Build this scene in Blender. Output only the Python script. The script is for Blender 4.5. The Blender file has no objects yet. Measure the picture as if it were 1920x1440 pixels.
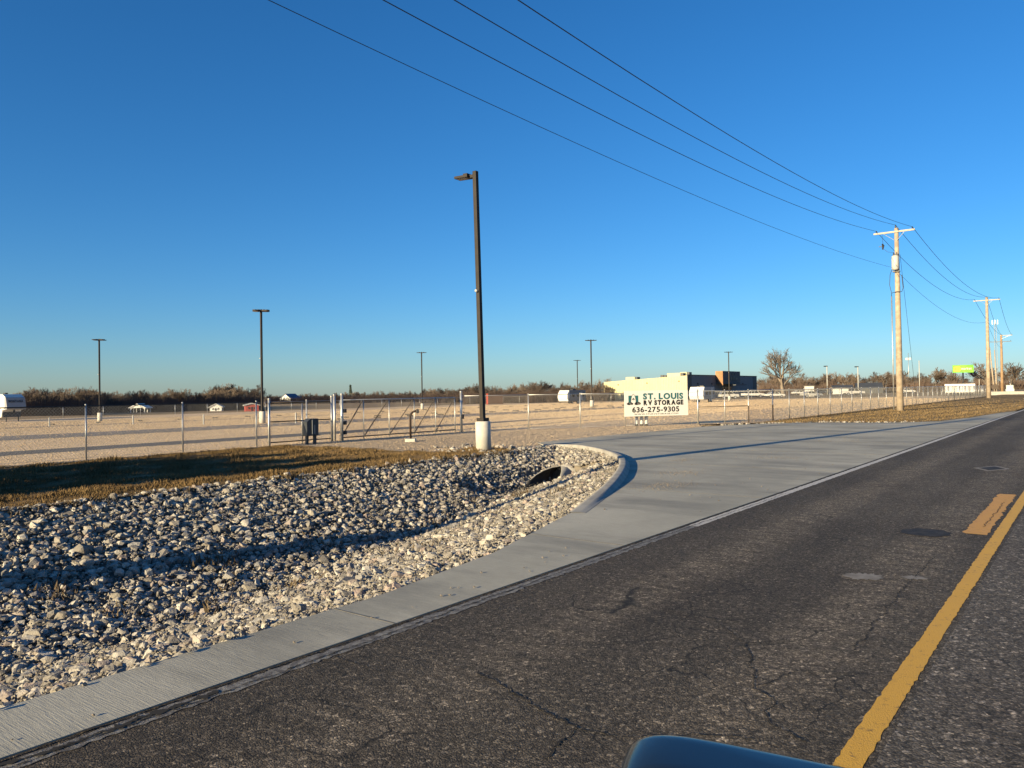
import bpy, bmesh, math, random
import numpy as np
from mathutils import Matrix, Vector
random.seed(7); RNG = np.random.default_rng(7)
S = bpy.context.scene
COL = S.collection
rad = math.radians

# ------------------------------------------------------------------ camera
EYE = 1.9; FPX = 1440.0
YAW, PITCH, ROLL = rad(37.4), math.atan(16 / 1440), rad(0.9)
f0 = Vector((-math.sin(YAW), math.cos(YAW), 0)); r0 = Vector((math.cos(YAW), math.sin(YAW), 0)); u0 = Vector((0, 0, 1))
fw = f0 * math.cos(PITCH) + u0 * math.sin(PITCH); up = u0 * math.cos(PITCH) - f0 * math.sin(PITCH)
rt = r0 * math.cos(ROLL) - up * math.sin(ROLL); up = up * math.cos(ROLL) + r0 * math.sin(ROLL)
cam = bpy.data.cameras.new('camera'); cam.lens = 27.0; cam.sensor_width = 36.0
cam.clip_start = 0.05; cam.clip_end = 6000
cam_ob = bpy.data.objects.new('camera', cam); COL.objects.link(cam_ob)
cam_ob.matrix_world = Matrix(((rt.x, up.x, -fw.x, 0), (rt.y, up.y, -fw.y, 0), (rt.z, up.z, -fw.z, EYE), (0, 0, 0, 1)))
S.camera = cam_ob
S.render.resolution_x, S.render.resolution_y = 1024, 768

# ------------------------------------------------------------------ light
SUN_EL = rad(12.5)
SUN_DIR = Vector((-0.15, -0.989, 0)).normalized() * math.cos(SUN_EL) + Vector((0, 0, math.sin(SUN_EL)))   # towards the sun
w = bpy.data.worlds.new('World'); S.world = w; w.use_nodes = True
nt = w.node_tree; nt.nodes.clear()
sky = nt.nodes.new('ShaderNodeTexSky'); sky.sky_type = 'NISHITA'; sky.sun_disc = False
sky.sun_elevation = SUN_EL; sky.sun_rotation = math.atan2(SUN_DIR.x, SUN_DIR.y)
sky.air_density = 1.0; sky.dust_density = 0.35; sky.ozone_density = 6.0; sky.altitude = 150
bgn = nt.nodes.new('ShaderNodeBackground'); bgn.inputs[1].default_value = 0.072
wo = nt.nodes.new('ShaderNodeOutputWorld')
hs = nt.nodes.new('ShaderNodeHueSaturation'); hs.inputs['Saturation'].default_value = 1.10
nt.links.new(sky.outputs[0], hs.inputs['Color']); nt.links.new(hs.outputs[0], bgn.inputs[0]); nt.links.new(bgn.outputs[0], wo.inputs[0])
sl = bpy.data.lights.new('sun', 'SUN'); sl.energy = 5.0; sl.angle = rad(0.5); sl.color = (1.0, 0.80, 0.48)
so = bpy.data.objects.new('sun', sl); COL.objects.link(so)
so.rotation_euler = SUN_DIR.to_track_quat('Z', 'Y').to_euler(); so.location = (0, -20, 40)
S.view_settings.view_transform = 'Standard'; S.view_settings.look = 'None'
S.view_settings.gamma = 1.0; S.view_settings.exposure = 1.22

# ------------------------------------------------------------------ helpers
def zf(x):
    return 0.0 if x > -25 else -min((-25 - x) * 0.0095, 1.0)
def W(px, D):                                   # ground position seen at image column px, D metres along the view axis
    R = (px - 960) / FPX * D
    return r0.x * R + f0.x * D, r0.y * R + f0.y * D
def on_line(px, a, b):                          # where the line a-b crosses image column px
    k = (px - 960) / FPX
    d = Vector((f0.x + r0.x * k, f0.y + r0.y * k)); a = Vector(a); e = Vector(b) - a
    den = d.x * e.y - d.y * e.x
    t = (d.y * a.x - d.x * a.y) / den
    return a + e * t

class MB:
    def __init__(s): s.v = []; s.f = []
    def add(s, vs, fs):
        n = len(s.v); s.v.extend(tuple(p) for p in vs); s.f.extend(tuple(i + n for i in q) for q in fs)
    def box(s, c, d, rz=0.0, taper=1.0):
        cx, cy, cz = c; hx, hy, hz = d[0] / 2, d[1] / 2, d[2] / 2
        ca, sa = math.cos(rz), math.sin(rz); vs = []
        for z, t in ((-hz, 1), (hz, taper)):
            for x, y in ((-hx * t, -hy * t), (hx * t, -hy * t), (hx * t, hy * t), (-hx * t, hy * t)):
                vs.append((cx + x * ca - y * sa, cy + x * sa + y * ca, cz + z))
        s.add(vs, [(3, 2, 1, 0), (4, 5, 6, 7), (0, 1, 5, 4), (1, 2, 6, 5), (2, 3, 7, 6), (3, 0, 4, 7)])
    def tube(s, pts, rads, n=8, cap=True):
        pts = [Vector(p) for p in pts]
        if not hasattr(rads, '__len__'): rads = [rads] * len(pts)
        rings = []; prev = None
        for i, p in enumerate(pts):
            t = (pts[min(i + 1, len(pts) - 1)] - pts[max(i - 1, 0)]).normalized()
            a = prev if prev is not None else (Vector((1, 0, 0)) if abs(t.x) < 0.9 else Vector((0, 1, 0)))
            x = (a - t * a.dot(t)).normalized(); y = t.cross(x); prev = x
            rings.append([p + (x * math.cos(k * 2 * math.pi / n) + y * math.sin(k * 2 * math.pi / n)) * rads[i] for k in range(n)])
        vs = [q for r in rings for q in r]; fs = []
        for i in range(len(pts) - 1):
            for k in range(n):
                fs.append((i * n + k, i * n + (k + 1) % n, (i + 1) * n + (k + 1) % n, (i + 1) * n + k))
        if cap:
            fs.append(tuple(range(n - 1, -1, -1))); fs.append(tuple((len(pts) - 1) * n + k for k in range(n)))
        s.add(vs, fs)
    def prism(s, poly, axis_from, axis_to, frame):   # poly of (a,b); frame(a,b,t)->xyz
        n = len(poly)
        vs = [frame(a, b, axis_from) for a, b in poly] + [frame(a, b, axis_to) for a, b in poly]
        fs = [tuple(range(n - 1, -1, -1)), tuple(range(n, 2 * n))]
        fs += [(i, (i + 1) % n, n + (i + 1) % n, n + i) for i in range(n)]
        s.add(vs, fs)
    def build(s, name, mat, parent=None, smooth=False):
        me = bpy.data.meshes.new(name); me.from_pydata(s.v, [], s.f); me.update()
        if smooth:
            me.polygons.foreach_set('use_smooth', [True] * len(me.polygons))
        return link(name, me, mat, parent)
def link(name, me, mat, parent=None):
    if mat is not None and not me.materials: me.materials.append(mat)
    o = bpy.data.objects.new(name, me); COL.objects.link(o)
    if parent is not None: o.parent = parent
    return o
def tag(o, label=None, cat=None, group=None, kind=None):
    if label: o['label'] = label
    if cat: o['category'] = cat
    if group: o['group'] = group
    if kind: o['kind'] = kind
    return o
def empty(name, loc=(0, 0, 0), rz=0.0):
    o = bpy.data.objects.new(name, None); o.empty_display_size = 0.3; COL.objects.link(o)
    o.location = loc; o.rotation_euler = (0, 0, rz); return o
def thing(name, label, cat, loc=(0, 0, 0), rz=0.0, group=None):
    return tag(empty(name, loc, rz), label, cat, group)
def copy_tree(o, parent=None):
    c = o.copy(); COL.objects.link(c); c.parent = parent
    for ch in list(o.children): copy_tree(ch, c)
    return c
def recalc(o):
    bm = bmesh.new(); bm.from_mesh(o.data); bmesh.ops.recalc_face_normals(bm, faces=bm.faces); bm.to_mesh(o.data); bm.free(); return o
def bevel(o, w=0.01, seg=2):
    bm = bmesh.new(); bm.from_mesh(o.data)
    bmesh.ops.bevel(bm, geom=bm.edges[:], offset=w, segments=seg, affect='EDGES', profile=0.5, clamp_overlap=True)
    bmesh.ops.recalc_face_normals(bm, faces=bm.faces); bm.to_mesh(o.data); bm.free(); return o
def lettering(txt, size, mat, parent, loc, rot, bold=0.0, space=1.0, name='letter', width=None):
    """each character its own flat raised piece, laid out on one baseline"""
    adv = []; x = 0.0; parts = []
    for ch in txt:
        if ch == ' ': x += size * 0.30; continue
        cu = bpy.data.curves.new(name, 'FONT'); cu.body = ch; cu.size = size; cu.extrude = 0.002; cu.offset = bold; cu.resolution_u = 3
        t = bpy.data.objects.new(name, cu); COL.objects.link(t); bpy.context.view_layer.update()
        me = bpy.data.meshes.new_from_object(t); bpy.data.objects.remove(t); me.materials.clear()
        xs = [v.co.x for v in me.vertices]; me.transform(Matrix.Translation((x - min(xs), 0, 0))); x += max(xs) - min(xs) + size * 0.11 * space; parts.append(me)
    k = (width / x) if width else 1.0
    for me in parts:
        me.transform(Matrix.Scale(k, 4, (1, 0, 0)) @ Matrix.Translation((-x / 2, 0, 0)))
        o = link(name, me, mat, parent); o.location = loc; o.rotation_euler = rot

# ------------------------------------------------------------------ materials
class N:
    def __init__(s, name):
        s.m = bpy.data.materials.new(name); s.m.use_nodes = True; s.t = s.m.node_tree
        s.b = s.t.nodes['Principled BSDF']; s.pos = s.t.nodes.new('ShaderNodeNewGeometry').outputs['Position']
    def n(s, typ, **kw):
        x = s.t.nodes.new('ShaderNode' + typ)
        for k, v in kw.items():
            if k in x.inputs.keys() if isinstance(k, str) else False: s.set(x.inputs[k], v)
            else: setattr(x, k, v)
        return x
    def set(s, sock, v):
        if isinstance(v, bpy.types.NodeSocket): s.t.links.new(v, sock)
        else: sock.default_value = v
    def scale(s, v, sc):
        x = s.t.nodes.new('ShaderNodeVectorMath'); x.operation = 'MULTIPLY'; s.set(x.inputs[0], v); x.inputs[1].default_value = sc; return x.outputs[0]
    def noise(s, sc, detail=4, rough=0.55, vec=None, dist=0.0):
        x = s.t.nodes.new('ShaderNodeTexNoise'); s.set(x.inputs['Vector'], vec if vec is not None else s.pos)
        x.inputs['Scale'].default_value = sc; x.inputs['Detail'].default_value = detail; x.inputs['Roughness'].default_value = rough; x.inputs['Distortion'].default_value = dist
        return x.outputs['Fac']
    def voro(s, sc, feat='F1', vec=None, out='Distance'):
        x = s.t.nodes.new('ShaderNodeTexVoronoi'); x.feature = feat; s.set(x.inputs['Vector'], vec if vec is not None else s.pos)
        x.inputs['Scale'].default_value = sc; return x.outputs[out]
    def ramp(s, fac, stops):
        x = s.t.nodes.new('ShaderNodeValToRGB'); s.set(x.inputs[0], fac); e = x.color_ramp.elements
        while len(e) < len(stops): e.new(0.5)
        for el, (p, c) in zip(e, stops):
            el.position = p; el.color = (c, c, c, 1) if not hasattr(c, '__len__') else (*c, 1)
        return x.outputs[0]
    def mix(s, fac, a, b, mode='MIX'):
        x = s.t.nodes.new('ShaderNodeMix'); x.data_type = 'RGBA'; x.blend_type = mode
        s.set(x.inputs[0], fac)
        for sock, v in ((x.inputs[6], a), (x.inputs[7], b)):
            if hasattr(v, '__len__') and len(v) == 3: v = (*v, 1)
            s.set(sock, v)
        return x.outputs[2]
    def math(s, op, a, b=0.0):
        x = s.t.nodes.new('ShaderNodeMath'); x.operation = op; s.set(x.inputs[0], a); s.set(x.inputs[1], b); return x.outputs[0]
    def bump(s, h, strength=0.5, dist=0.01, prev=None):
        x = s.t.nodes.new('ShaderNodeBump'); s.set(x.inputs['Height'], h); x.inputs['Strength'].default_value = strength; x.inputs['Distance'].default_value = dist
        if prev is not None: s.t.links.new(prev, x.inputs['Normal'])
        return x.outputs[0]
    def done(s, col, rough=0.8, nrm=None, metal=0.0, spec=None):
        if hasattr(col, '__len__') and len(col) == 3: col = (*col, 1)
        s.set(s.b.inputs['Base Color'], col); s.set(s.b.inputs['Roughness'], rough); s.set(s.b.inputs['Metallic'], metal)
        if spec is not None: s.b.inputs['Specular IOR Level'].default_value = spec
        if nrm is not None: s.t.links.new(nrm, s.b.inputs['Normal'])
        return s.m
def vary(name, a, b, sc=3.0, rough=0.8, metal=0.0, bump=0.0, bsc=40.0, spec=None, detail=4):
    k = N(name); c = k.mix(k.ramp(k.noise(sc, detail), [(0.35, 0.0), (0.65, 1.0)]), a, b)
    nr = k.bump(k.noise(bsc, 3), bump, 0.01) if bump else None
    return k.done(c, rough, nr, metal, spec)
M = {}
def asphalt(name, dark, light, coarse, crack):
    k = N(name)
    stretch = k.scale(k.pos, (1.0, 0.12, 1.0))
    base = k.mix(k.ramp(k.noise(0.9, 5, 0.6, stretch), [(0.3, 0.0), (0.7, 1.0)]), dark, light)
    base = k.mix(k.ramp(k.noise(0.35, 4), [(0.4, 0.0), (0.7, 0.55)]), base, (dark[0] * 0.8, dark[1] * 0.72, dark[2] * 0.7))
    sep = k.t.nodes.new('ShaderNodeSeparateXYZ'); k.t.links.new(k.pos, sep.inputs[0])
    xw = k.math('ADD', sep.outputs[0], k.math('MULTIPLY', k.noise(0.6, 3), 0.7))
    wp = k.math('ADD', k.math('MULTIPLY', k.math('SINE', k.math('MULTIPLY', xw, 3.6)), 0.5), 0.5)
    rip = k.noise(3.2, 4, 0.65, k.scale(k.pos, (0.8, 2.4, 1)), 0.6)
    wp = k.math('MULTIPLY', k.ramp(wp, [(0.45, 0.0), (0.95, 1.0)]), k.ramp(rip, [(0.36, 0.0), (0.66, 1.0)]))
    base = k.mix(k.math('MULTIPLY', wp, 0.75), base, (light[0] * 1.75, light[1] * 1.72, light[2] * 1.68))
    agg = k.voro(coarse, 'F1', out='Color')
    bw = k.t.nodes.new('ShaderNodeRGBToBW'); k.t.links.new(agg, bw.inputs[0])
    tint = k.ramp(bw.outputs[0], [(0.2, 0.45), (0.55, 0.85), (0.8, 1.35), (0.95, 2.6)])
    col = k.mix(1.0, base, tint, 'MULTIPLY')
    fl = k.voro(coarse * 0.42, 'F1', out='Color'); bw2 = k.t.nodes.new('ShaderNodeRGBToBW'); k.t.links.new(fl, bw2.inputs[0])
    col = k.mix(1.0, col, k.ramp(bw2.outputs[0], [(0.12, 0.5), (0.45, 0.9), (0.75, 1.1), (0.9, 2.4)]), 'MULTIPLY')
    fine = k.noise(coarse * 1.7, 3, 0.7)
    col = k.mix(1.0, col, k.ramp(fine, [(0.3, 0.6), (0.7, 1.4)]), 'MULTIPLY')
    # fine crack network where the surface has aged
    wv = k.t.nodes.new('ShaderNodeVectorMath'); wv.operation = 'ADD'; k.set(wv.inputs[0], k.pos)
    nz = k.t.nodes.new('ShaderNodeTexNoise'); nz.inputs['Scale'].default_value = 2.2; nz.inputs['Detail'].default_value = 5; k.set(nz.inputs['Vector'], k.pos)
    sc2 = k.scale(nz.outputs['Color'], (0.55, 0.55, 0.0)); k.set(wv.inputs[1], sc2)
    cr = k.voro(1.0, 'DISTANCE_TO_EDGE', wv.outputs[0])
    mask = k.ramp(k.noise(0.55, 3), [(0.42, 0.0), (0.55, crack)])
    crk = k.math('MULTIPLY', k.ramp(cr, [(0.0018, 1.0), (0.0068, 0.0)]), mask)
    col = k.mix(crk, col, (0.006, 0.006, 0.006))
    h = k.math('ADD', k.math('MULTIPLY', k.voro(coarse), -1.0), fine)
    nr = k.bump(h, 1.0, 0.007); nr = k.bump(k.voro(coarse * 0.42), -0.6, 0.008, nr); nr = k.bump(crk, -0.8, 0.01, nr)
    nr = k.bump(k.noise(5.0, 3, 0.6, k.scale(k.pos, (0.5, 1.6, 1))), 0.5, 0.02, nr)
    return k.done(col, 0.85, nr, 0.0, 0.3)
M['asphalt'] = asphalt('asphalt', (0.050, 0.042, 0.033), (0.108, 0.092, 0.073), 95, 1.0)
M['asphalt2'] = asphalt('asphalt_coarse', (0.085, 0.075, 0.065), (0.14, 0.125, 0.108), 70, 0.3)
def paint(name, colr, worn, under, lo=0.42, hi=0.55):
    k = N(name); m = k.ramp(k.noise(14, 8, 0.78), [(lo, 1.0), (hi, 0.0)])
    c = k.mix(k.noise(2.0, 4), colr, worn); c = k.mix(m, c, under)
    return k.done(c, 0.7, k.bump(k.noise(110, 3), 0.9, 0.006))
M['yellow'] = paint('yellow_paint', (0.62, 0.35, 0.035), (0.55, 0.31, 0.045), (0.15, 0.095, 0.04), 0.33, 0.43)
M['yellow_old'] = paint('old_yellow_paint', (0.56, 0.29, 0.055), (0.50, 0.265, 0.06), (0.20, 0.12, 0.05), 0.33, 0.45)
M['white_line'] = paint('white_line_paint', (0.42, 0.40, 0.365), (0.30, 0.288, 0.265), (0.15, 0.142, 0.13), 0.42, 0.55)
M['line_worn'] = paint('worn_edge_line', (0.25, 0.238, 0.215), (0.20, 0.19, 0.17), (0.085, 0.075, 0.065), 0.44, 0.58)
M['white_line'] = paint('white_line_paint', (0.52, 0.50, 0.46), (0.42, 0.40, 0.37), (0.22, 0.21, 0.19), 0.36, 0.5)
def concrete():
    k = N('broomed_concrete')
    c = k.mix(k.ramp(k.noise(0.35, 5, 0.6, k.scale(k.pos, (1, 0.5, 1))), [(0.35, 0.0), (0.68, 1.0)]), (0.275, 0.27, 0.23), (0.42, 0.405, 0.34))
    c = k.mix(k.ramp(k.noise(0.7, 6, 0.65, k.scale(k.pos, (0.35, 1.0, 1))), [(0.46, 0.0), (0.66, 0.85)]), c, (0.19, 0.188, 0.168))
    br = k.noise(9, 4, 0.6, k.scale(k.pos, (0.6, 9.0, 1)))
    c = k.mix(1.0, c, k.ramp(br, [(0.3, 0.88), (0.7, 1.10)]), 'MULTIPLY')
    c = k.mix(1.0, c, k.ramp(k.noise(150, 2), [(0.3, 0.85), (0.7, 1.12)]), 'MULTIPLY')
    nr = k.bump(br, 0.5, 0.006); nr = k.bump(k.noise(160, 3), 0.4, 0.004, nr)
    return k.done(c, 0.85, nr, 0, 0.3)
M['concrete'] = concrete()
M['kerb'] = vary('kerb_concrete', (0.24, 0.23, 0.21), (0.33, 0.318, 0.285), 2.5, 0.85, 0, 0.4, 60)
M['ped'] = vary('cast_concrete', (0.40, 0.385, 0.35), (0.50, 0.485, 0.44), 5, 0.85, 0, 0.35, 45)
def gravel(name, a, b, c2):
    k = N(name)
    vc = k.voro(16, 'F1', out='Color'); bw = k.t.nodes.new('ShaderNodeRGBToBW'); k.t.links.new(vc, bw.inputs[0])
    base = k.mix(k.ramp(k.noise(0.12, 5, 0.6, k.scale(k.pos, (1, 0.45, 1))), [(0.35, 0.0), (0.65, 1.0)]), a, b)
    base = k.mix(k.ramp(k.noise(1.3, 4, 0.6), [(0.5, 0.0), (0.7, 0.6)]), base, c2)
    col = k.mix(1.0, base, k.ramp(bw.outputs[0], [(0.15, 0.62), (0.5, 0.95), (0.85, 1.28)]), 'MULTIPLY')
    h = k.math('ADD', k.math('MULTIPLY', k.voro(16), -1.0), k.noise(50, 3))
    nr = k.bump(h, 0.45, 0.03); nr = k.bump(k.noise(2.2, 4), 0.3, 0.06, nr)
    return k.done(col, 0.92, nr, 0, 0.2)
M['gravel'] = gravel('crushed_limestone', (0.63, 0.465, 0.285), (0.70, 0.53, 0.34), (0.57, 0.42, 0.265))
M['gravel_chip'] = vary('limestone_chips', (0.36, 0.275, 0.18), (0.46, 0.355, 0.24), 1.2, 0.92)
M['gravel_drive'] = gravel('compacted_gravel', (0.40, 0.31, 0.205), (0.48, 0.375, 0.255), (0.29, 0.24, 0.18))
M['millings'] = gravel('asphalt_millings', (0.13, 0.125, 0.12), (0.17, 0.16, 0.15), (0.12, 0.115, 0.11))
M['millings2'] = gravel('grey_packed_gravel', (0.22, 0.20, 0.18), (0.27, 0.24, 0.21), (0.20, 0.18, 0.16))
def grassm(name, a, b, c):
    k = N(name)
    col = k.mix(k.ramp(k.noise(0.45, 5, 0.6), [(0.35, 0.0), (0.65, 1.0)]), a, b)
    col = k.mix(k.ramp(k.noise(1.7, 5, 0.65, k.scale(k.pos, (1, 0.6, 1))), [(0.5, 0.0), (0.68, 0.85)]), col, c)
    col = k.mix(1.0, col, k.ramp(k.noise(30, 4, 0.7), [(0.3, 0.55), (0.7, 1.4)]), 'MULTIPLY')
    nr = k.bump(k.noise(22, 5, 0.7), 1.0, 0.08)
    return k.done(col, 0.95, nr, 0, 0.1)
M['grass'] = grassm('dormant_turf', (0.20, 0.133, 0.064), (0.27, 0.185, 0.09), (0.135, 0.10, 0.045))
M['grass2'] = grassm('straw_turf', (0.20, 0.138, 0.068), (0.28, 0.20, 0.105), (0.125, 0.095, 0.045))
M['weed'] = vary('dead_weeds', (0.06, 0.042, 0.026), (0.15, 0.11, 0.06), 3, 0.95)
M['field'] = grassm('dry_field', (0.27, 0.195, 0.115), (0.34, 0.25, 0.15), (0.20, 0.15, 0.09))
M['soil'] = vary('ditch_soil', (0.09, 0.076, 0.06), (0.16, 0.138, 0.11), 4, 0.95, 0, 0.8, 30)
def limestone(name, attr):
    k = N(name)
    if attr:
        a = k.t.nodes.new('ShaderNodeAttribute'); a.attribute_name = 'tint'; fac = a.outputs['Fac']
    else:
        fac = k.t.nodes.new('ShaderNodeObjectInfo').outputs['Random']
    c = k.ramp(fac, [(0.0, (0.14, 0.135, 0.13)), (0.2, (0.24, 0.225, 0.2)), (0.5, (0.33, 0.315, 0.285)), (0.78, (0.45, 0.43, 0.385)), (0.9, (0.30, 0.24, 0.21)), (1.0, (0.19, 0.195, 0.205))])
    c = k.mix(k.ramp(k.noise(9, 5, 0.65), [(0.45, 0.0), (0.7, 0.6)]), c, (0.25, 0.21, 0.16))
    c = k.mix(1.0, c, k.ramp(k.noise(45, 4, 0.7), [(0.3, 0.75), (0.7, 1.2)]), 'MULTIPLY')
    nr = k.bump(k.noise(26, 5, 0.65), 0.6, 0.03)
    return k.done(c, 0.9, nr, 0, 0.2)
M['rock'] = limestone('limestone_rock', False); M['rock_mass'] = limestone('limestone_rock_mass', True)
M['sealant'] = vary('joint_sealant', (0.07, 0.068, 0.062), (0.11, 0.105, 0.095), 6, 0.9)
M['fines'] = vary('stone_fines', (0.13, 0.115, 0.095), (0.27, 0.245, 0.205), 9, 0.95)
M['pebble'] = vary('mixed_pebbles', (0.10, 0.085, 0.07), (0.22, 0.19, 0.155), 14, 0.9)
M['galv'] = vary('galvanised_steel', (0.42, 0.42, 0.41), (0.55, 0.55, 0.53), 8, 0.45, 0.75)
M['wire_mesh'] = vary('galvanised_wire', (0.20, 0.20, 0.19), (0.28, 0.28, 0.27), 3, 0.6, 0.3)
M['rust'] = vary('brown_weathered_steel', (0.055, 0.04, 0.03), (0.095, 0.072, 0.055), 9, 0.75, 0.2)
M['gooseneck'] = vary('dark_brown_steel', (0.022, 0.014, 0.012), (0.032, 0.021, 0.018), 9, 0.6, 0, 0, 40, 0.25)
M['bronze'] = vary('dark_bronze_paint', (0.020, 0.016, 0.014), (0.027, 0.022, 0.019), 4, 0.6, 0, 0, 40, 0.25)
M['lens'] = vary('lamp_lens', (0.16, 0.13, 0.10), (0.20, 0.17, 0.13), 30, 0.35)
M['wood_pole'] = vary('weathered_pole_wood', (0.27, 0.215, 0.155), (0.40, 0.325, 0.24), 3, 0.9, 0, 0.4, 30)
M['wood_arm'] = vary('grey_crossarm_wood', (0.33, 0.29, 0.235), (0.42, 0.375, 0.31), 4, 0.9)
M['brown_pole'] = vary('brown_pole_wood', (0.24, 0.15, 0.08), (0.32, 0.21, 0.12), 2, 0.9)
M['cable'] = vary('dark_cable', (0.012, 0.012, 0.014), (0.02, 0.02, 0.022), 4, 0.6)
M['black'] = vary('black_steel', (0.012, 0.012, 0.013), (0.02, 0.02, 0.022), 6, 0.5)
M['charcoal'] = vary('charcoal_powder_coat', (0.022, 0.026, 0.032), (0.035, 0.04, 0.047), 6, 0.5)
M['tin'] = vary('light_grey_paint', (0.36, 0.36, 0.34), (0.44, 0.44, 0.415), 4, 0.5)
M['white'] = vary('white_paint', (0.60, 0.59, 0.56), (0.66, 0.65, 0.62), 3, 0.45)
M['sign'] = vary('sign_board', (0.66, 0.65, 0.60), (0.69, 0.68, 0.63), 1.5, 0.5)
M['teal'] = vary('teal_vinyl', (0.016, 0.10, 0.11), (0.02, 0.12, 0.13), 5, 0.5)
M['ink'] = vary('black_vinyl', (0.012, 0.012, 0.012), (0.016, 0.016, 0.016), 5, 0.5)
M['cream'] = vary('cream_metal_siding', (0.45, 0.405, 0.225), (0.49, 0.44, 0.25), 0.4, 0.55)
M['slate'] = vary('slate_stucco', (0.13, 0.145, 0.16), (0.15, 0.165, 0.18), 0.6, 0.8)
M['slate_dark'] = vary('dark_slate_panel', (0.045, 0.05, 0.055), (0.06, 0.065, 0.07), 0.6, 0.7)
M['cedar'] = vary('cedar_cladding', (0.26, 0.13, 0.055), (0.36, 0.19, 0.085), 1.0, 0.7)
M['roofm'] = vary('roof_membrane', (0.45, 0.44, 0.41), (0.5, 0.49, 0.46), 0.6, 0.8)
M['glass'] = N('dark_glass').done((0.012, 0.014, 0.017), 0.08)
M['tyre'] = vary('tyre_rubber', (0.014, 0.014, 0.014), (0.02, 0.02, 0.02), 8, 0.85)
M['rim'] = vary('wheel_alloy', (0.5, 0.5, 0.5), (0.58, 0.58, 0.58), 8, 0.35, 0.6)
M['silver'] = vary('silver_car_paint', (0.48, 0.47, 0.44), (0.50, 0.49, 0.46), 1, 0.3, 0.2)
M['graphite'] = vary('graphite_panel', (0.10, 0.105, 0.115), (0.13, 0.135, 0.145), 1, 0.35)
M['grey_rv'] = vary('grey_fibreglass', (0.20, 0.21, 0.23), (0.23, 0.24, 0.26), 1, 0.55)
M['matte'] = vary('matte_black', (0.02, 0.02, 0.02), (0.035, 0.033, 0.03), 6, 0.85)
M['green'] = vary('green_board', (0.12, 0.42, 0.03), (0.20, 0.52, 0.05), 0.8, 0.5)
M['lemon'] = vary('yellow_board', (0.70, 0.60, 0.05), (0.74, 0.64, 0.08), 0.8, 0.5)
M['red'] = vary('red_barn_paint', (0.32, 0.05, 0.035), (0.38, 0.07, 0.05), 0.8, 0.7)
M['navy'] = vary('blue_metal_roof', (0.03, 0.05, 0.11), (0.04, 0.065, 0.14), 0.5, 0.5)
M['brick'] = vary('brown_container', (0.05, 0.03, 0.024), (0.07, 0.042, 0.034), 0.6, 0.8)
M['bark'] = vary('grey_bark', (0.095, 0.077, 0.062), (0.14, 0.115, 0.094), 2, 0.95)
M['bark_pale'] = vary('pale_bark', (0.16, 0.13, 0.10), (0.22, 0.18, 0.14), 1.5, 0.95)
M['twig'] = vary('winter_twigs', (0.085, 0.066, 0.053), (0.135, 0.103, 0.08), 0.05, 0.95)
M['brush'] = vary('brown_brush', (0.06, 0.043, 0.034), (0.105, 0.07, 0.051), 0.06, 0.95)
M['cedar_tree'] = vary('evergreen_needles', (0.025, 0.04, 0.02), (0.04, 0.055, 0.03), 0.5, 0.95)
M['mirror_shell'] = N('blue_black_gloss').done((0.010, 0.018, 0.032), 0.18)
M['truck_paint'] = N('truck_paint').done((0.02, 0.035, 0.06), 0.22)
M['crack'] = N('crack_fill').done((0.008, 0.007, 0.007), 0.95)
M['pale_green'] = vary('pale_green_cabinet', (0.42, 0.47, 0.42), (0.50, 0.54, 0.48), 2, 0.6)
M['patch_light'] = vary('worn_patch', (0.13, 0.12, 0.105), (0.21, 0.195, 0.175), 8, 0.85, 0, 0.5, 90)
M['wet'] = vary('wet_tar', (0.024, 0.023, 0.024), (0.05, 0.046, 0.043), 9, 0.75, 0, 0.6, 90, 0.15)

# ------------------------------------------------------------------ terrain
def lerp_curve(t, pts):
    if t <= pts[0][0]: return pts[0][1]
    for (a, x), (b, y) in zip(pts, pts[1:]):
        if t <= b: return x + (y - x) * (t - a) / (b - a)
    return pts[-1][1]
EAST = [(-60, -5.28), (2, -5.28), (5, -5.43), (7.1, -5.74), (10.1, -6.6), (11.9, -7.25), (13.8, -8.0), (15.6, -8.85), (17.3, -9.75), (18.9, -10.75), (20.3, -12.0), (21.4, -13.3), (22.2, -14.6), (22.7, -16.0)]
def east(y): return lerp_curve(y, EAST)
WEST = -15.1
BPTS = [(x, y) for y, x in EAST] + [(-15.35, 22.4), (-15.15, 20.5), (WEST, 18.0), (WEST, -60)]
def ditch_depth(x, y):
    if y > 22.6 or x < WEST or x > east(y): return 0.0
    d = 1e9
    for (ax, ay), (bx, by) in zip(BPTS, BPTS[1:]):
        ex, ey = bx - ax, by - ay; t = max(0, min(1, ((x - ax) * ex + (y - ay) * ey) / (ex * ex + ey * ey)))
        d = min(d, math.hypot(x - ax - ex * t, y - ay - ey * t))
    dd = 0.27 * d
    if 13 < y < 19.2: dd = max(dd, 0.86 * max(0.0, 1 - (abs(x + 12.6) / 1.5) ** 2) * min(1.0, (y - 13) / 2.5))
    return min(dd, 1.08 + 0.06 * math.sin(x * 1.7 + y) - 0.0) if dd > 0.95 else dd
def hnoise(x, y):
    return 0.5 * math.sin(x * 1.3 + 0.7 * y) * math.sin(y * 0.9 - 0.4 * x) + 0.3 * math.sin(2.7 * x + 1.1) * math.sin(2.1 * y + 0.5)
def grid_mesh(name, xs, ys, zfun, mat, parent=None, keep=None):
    v = [(x, y, zfun(x, y)) for y in ys for x in xs]; nx = len(xs); fs = []
    for j in range(len(ys) - 1):
        for i in range(nx - 1):
            if keep is None or keep((xs[i] + xs[i + 1]) / 2, (ys[j] + ys[j + 1]) / 2):
                fs.append((j * nx + i, j * nx + i + 1, (j + 1) * nx + i + 1, (j + 1) * nx + i))
    me = bpy.data.meshes.new(name); me.from_pydata(v, [], fs); me.update()
    return link(name, me, mat, parent)
def frange(a, b, n): return [a + (b - a) * i / n for i in range(n + 1)]
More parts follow.
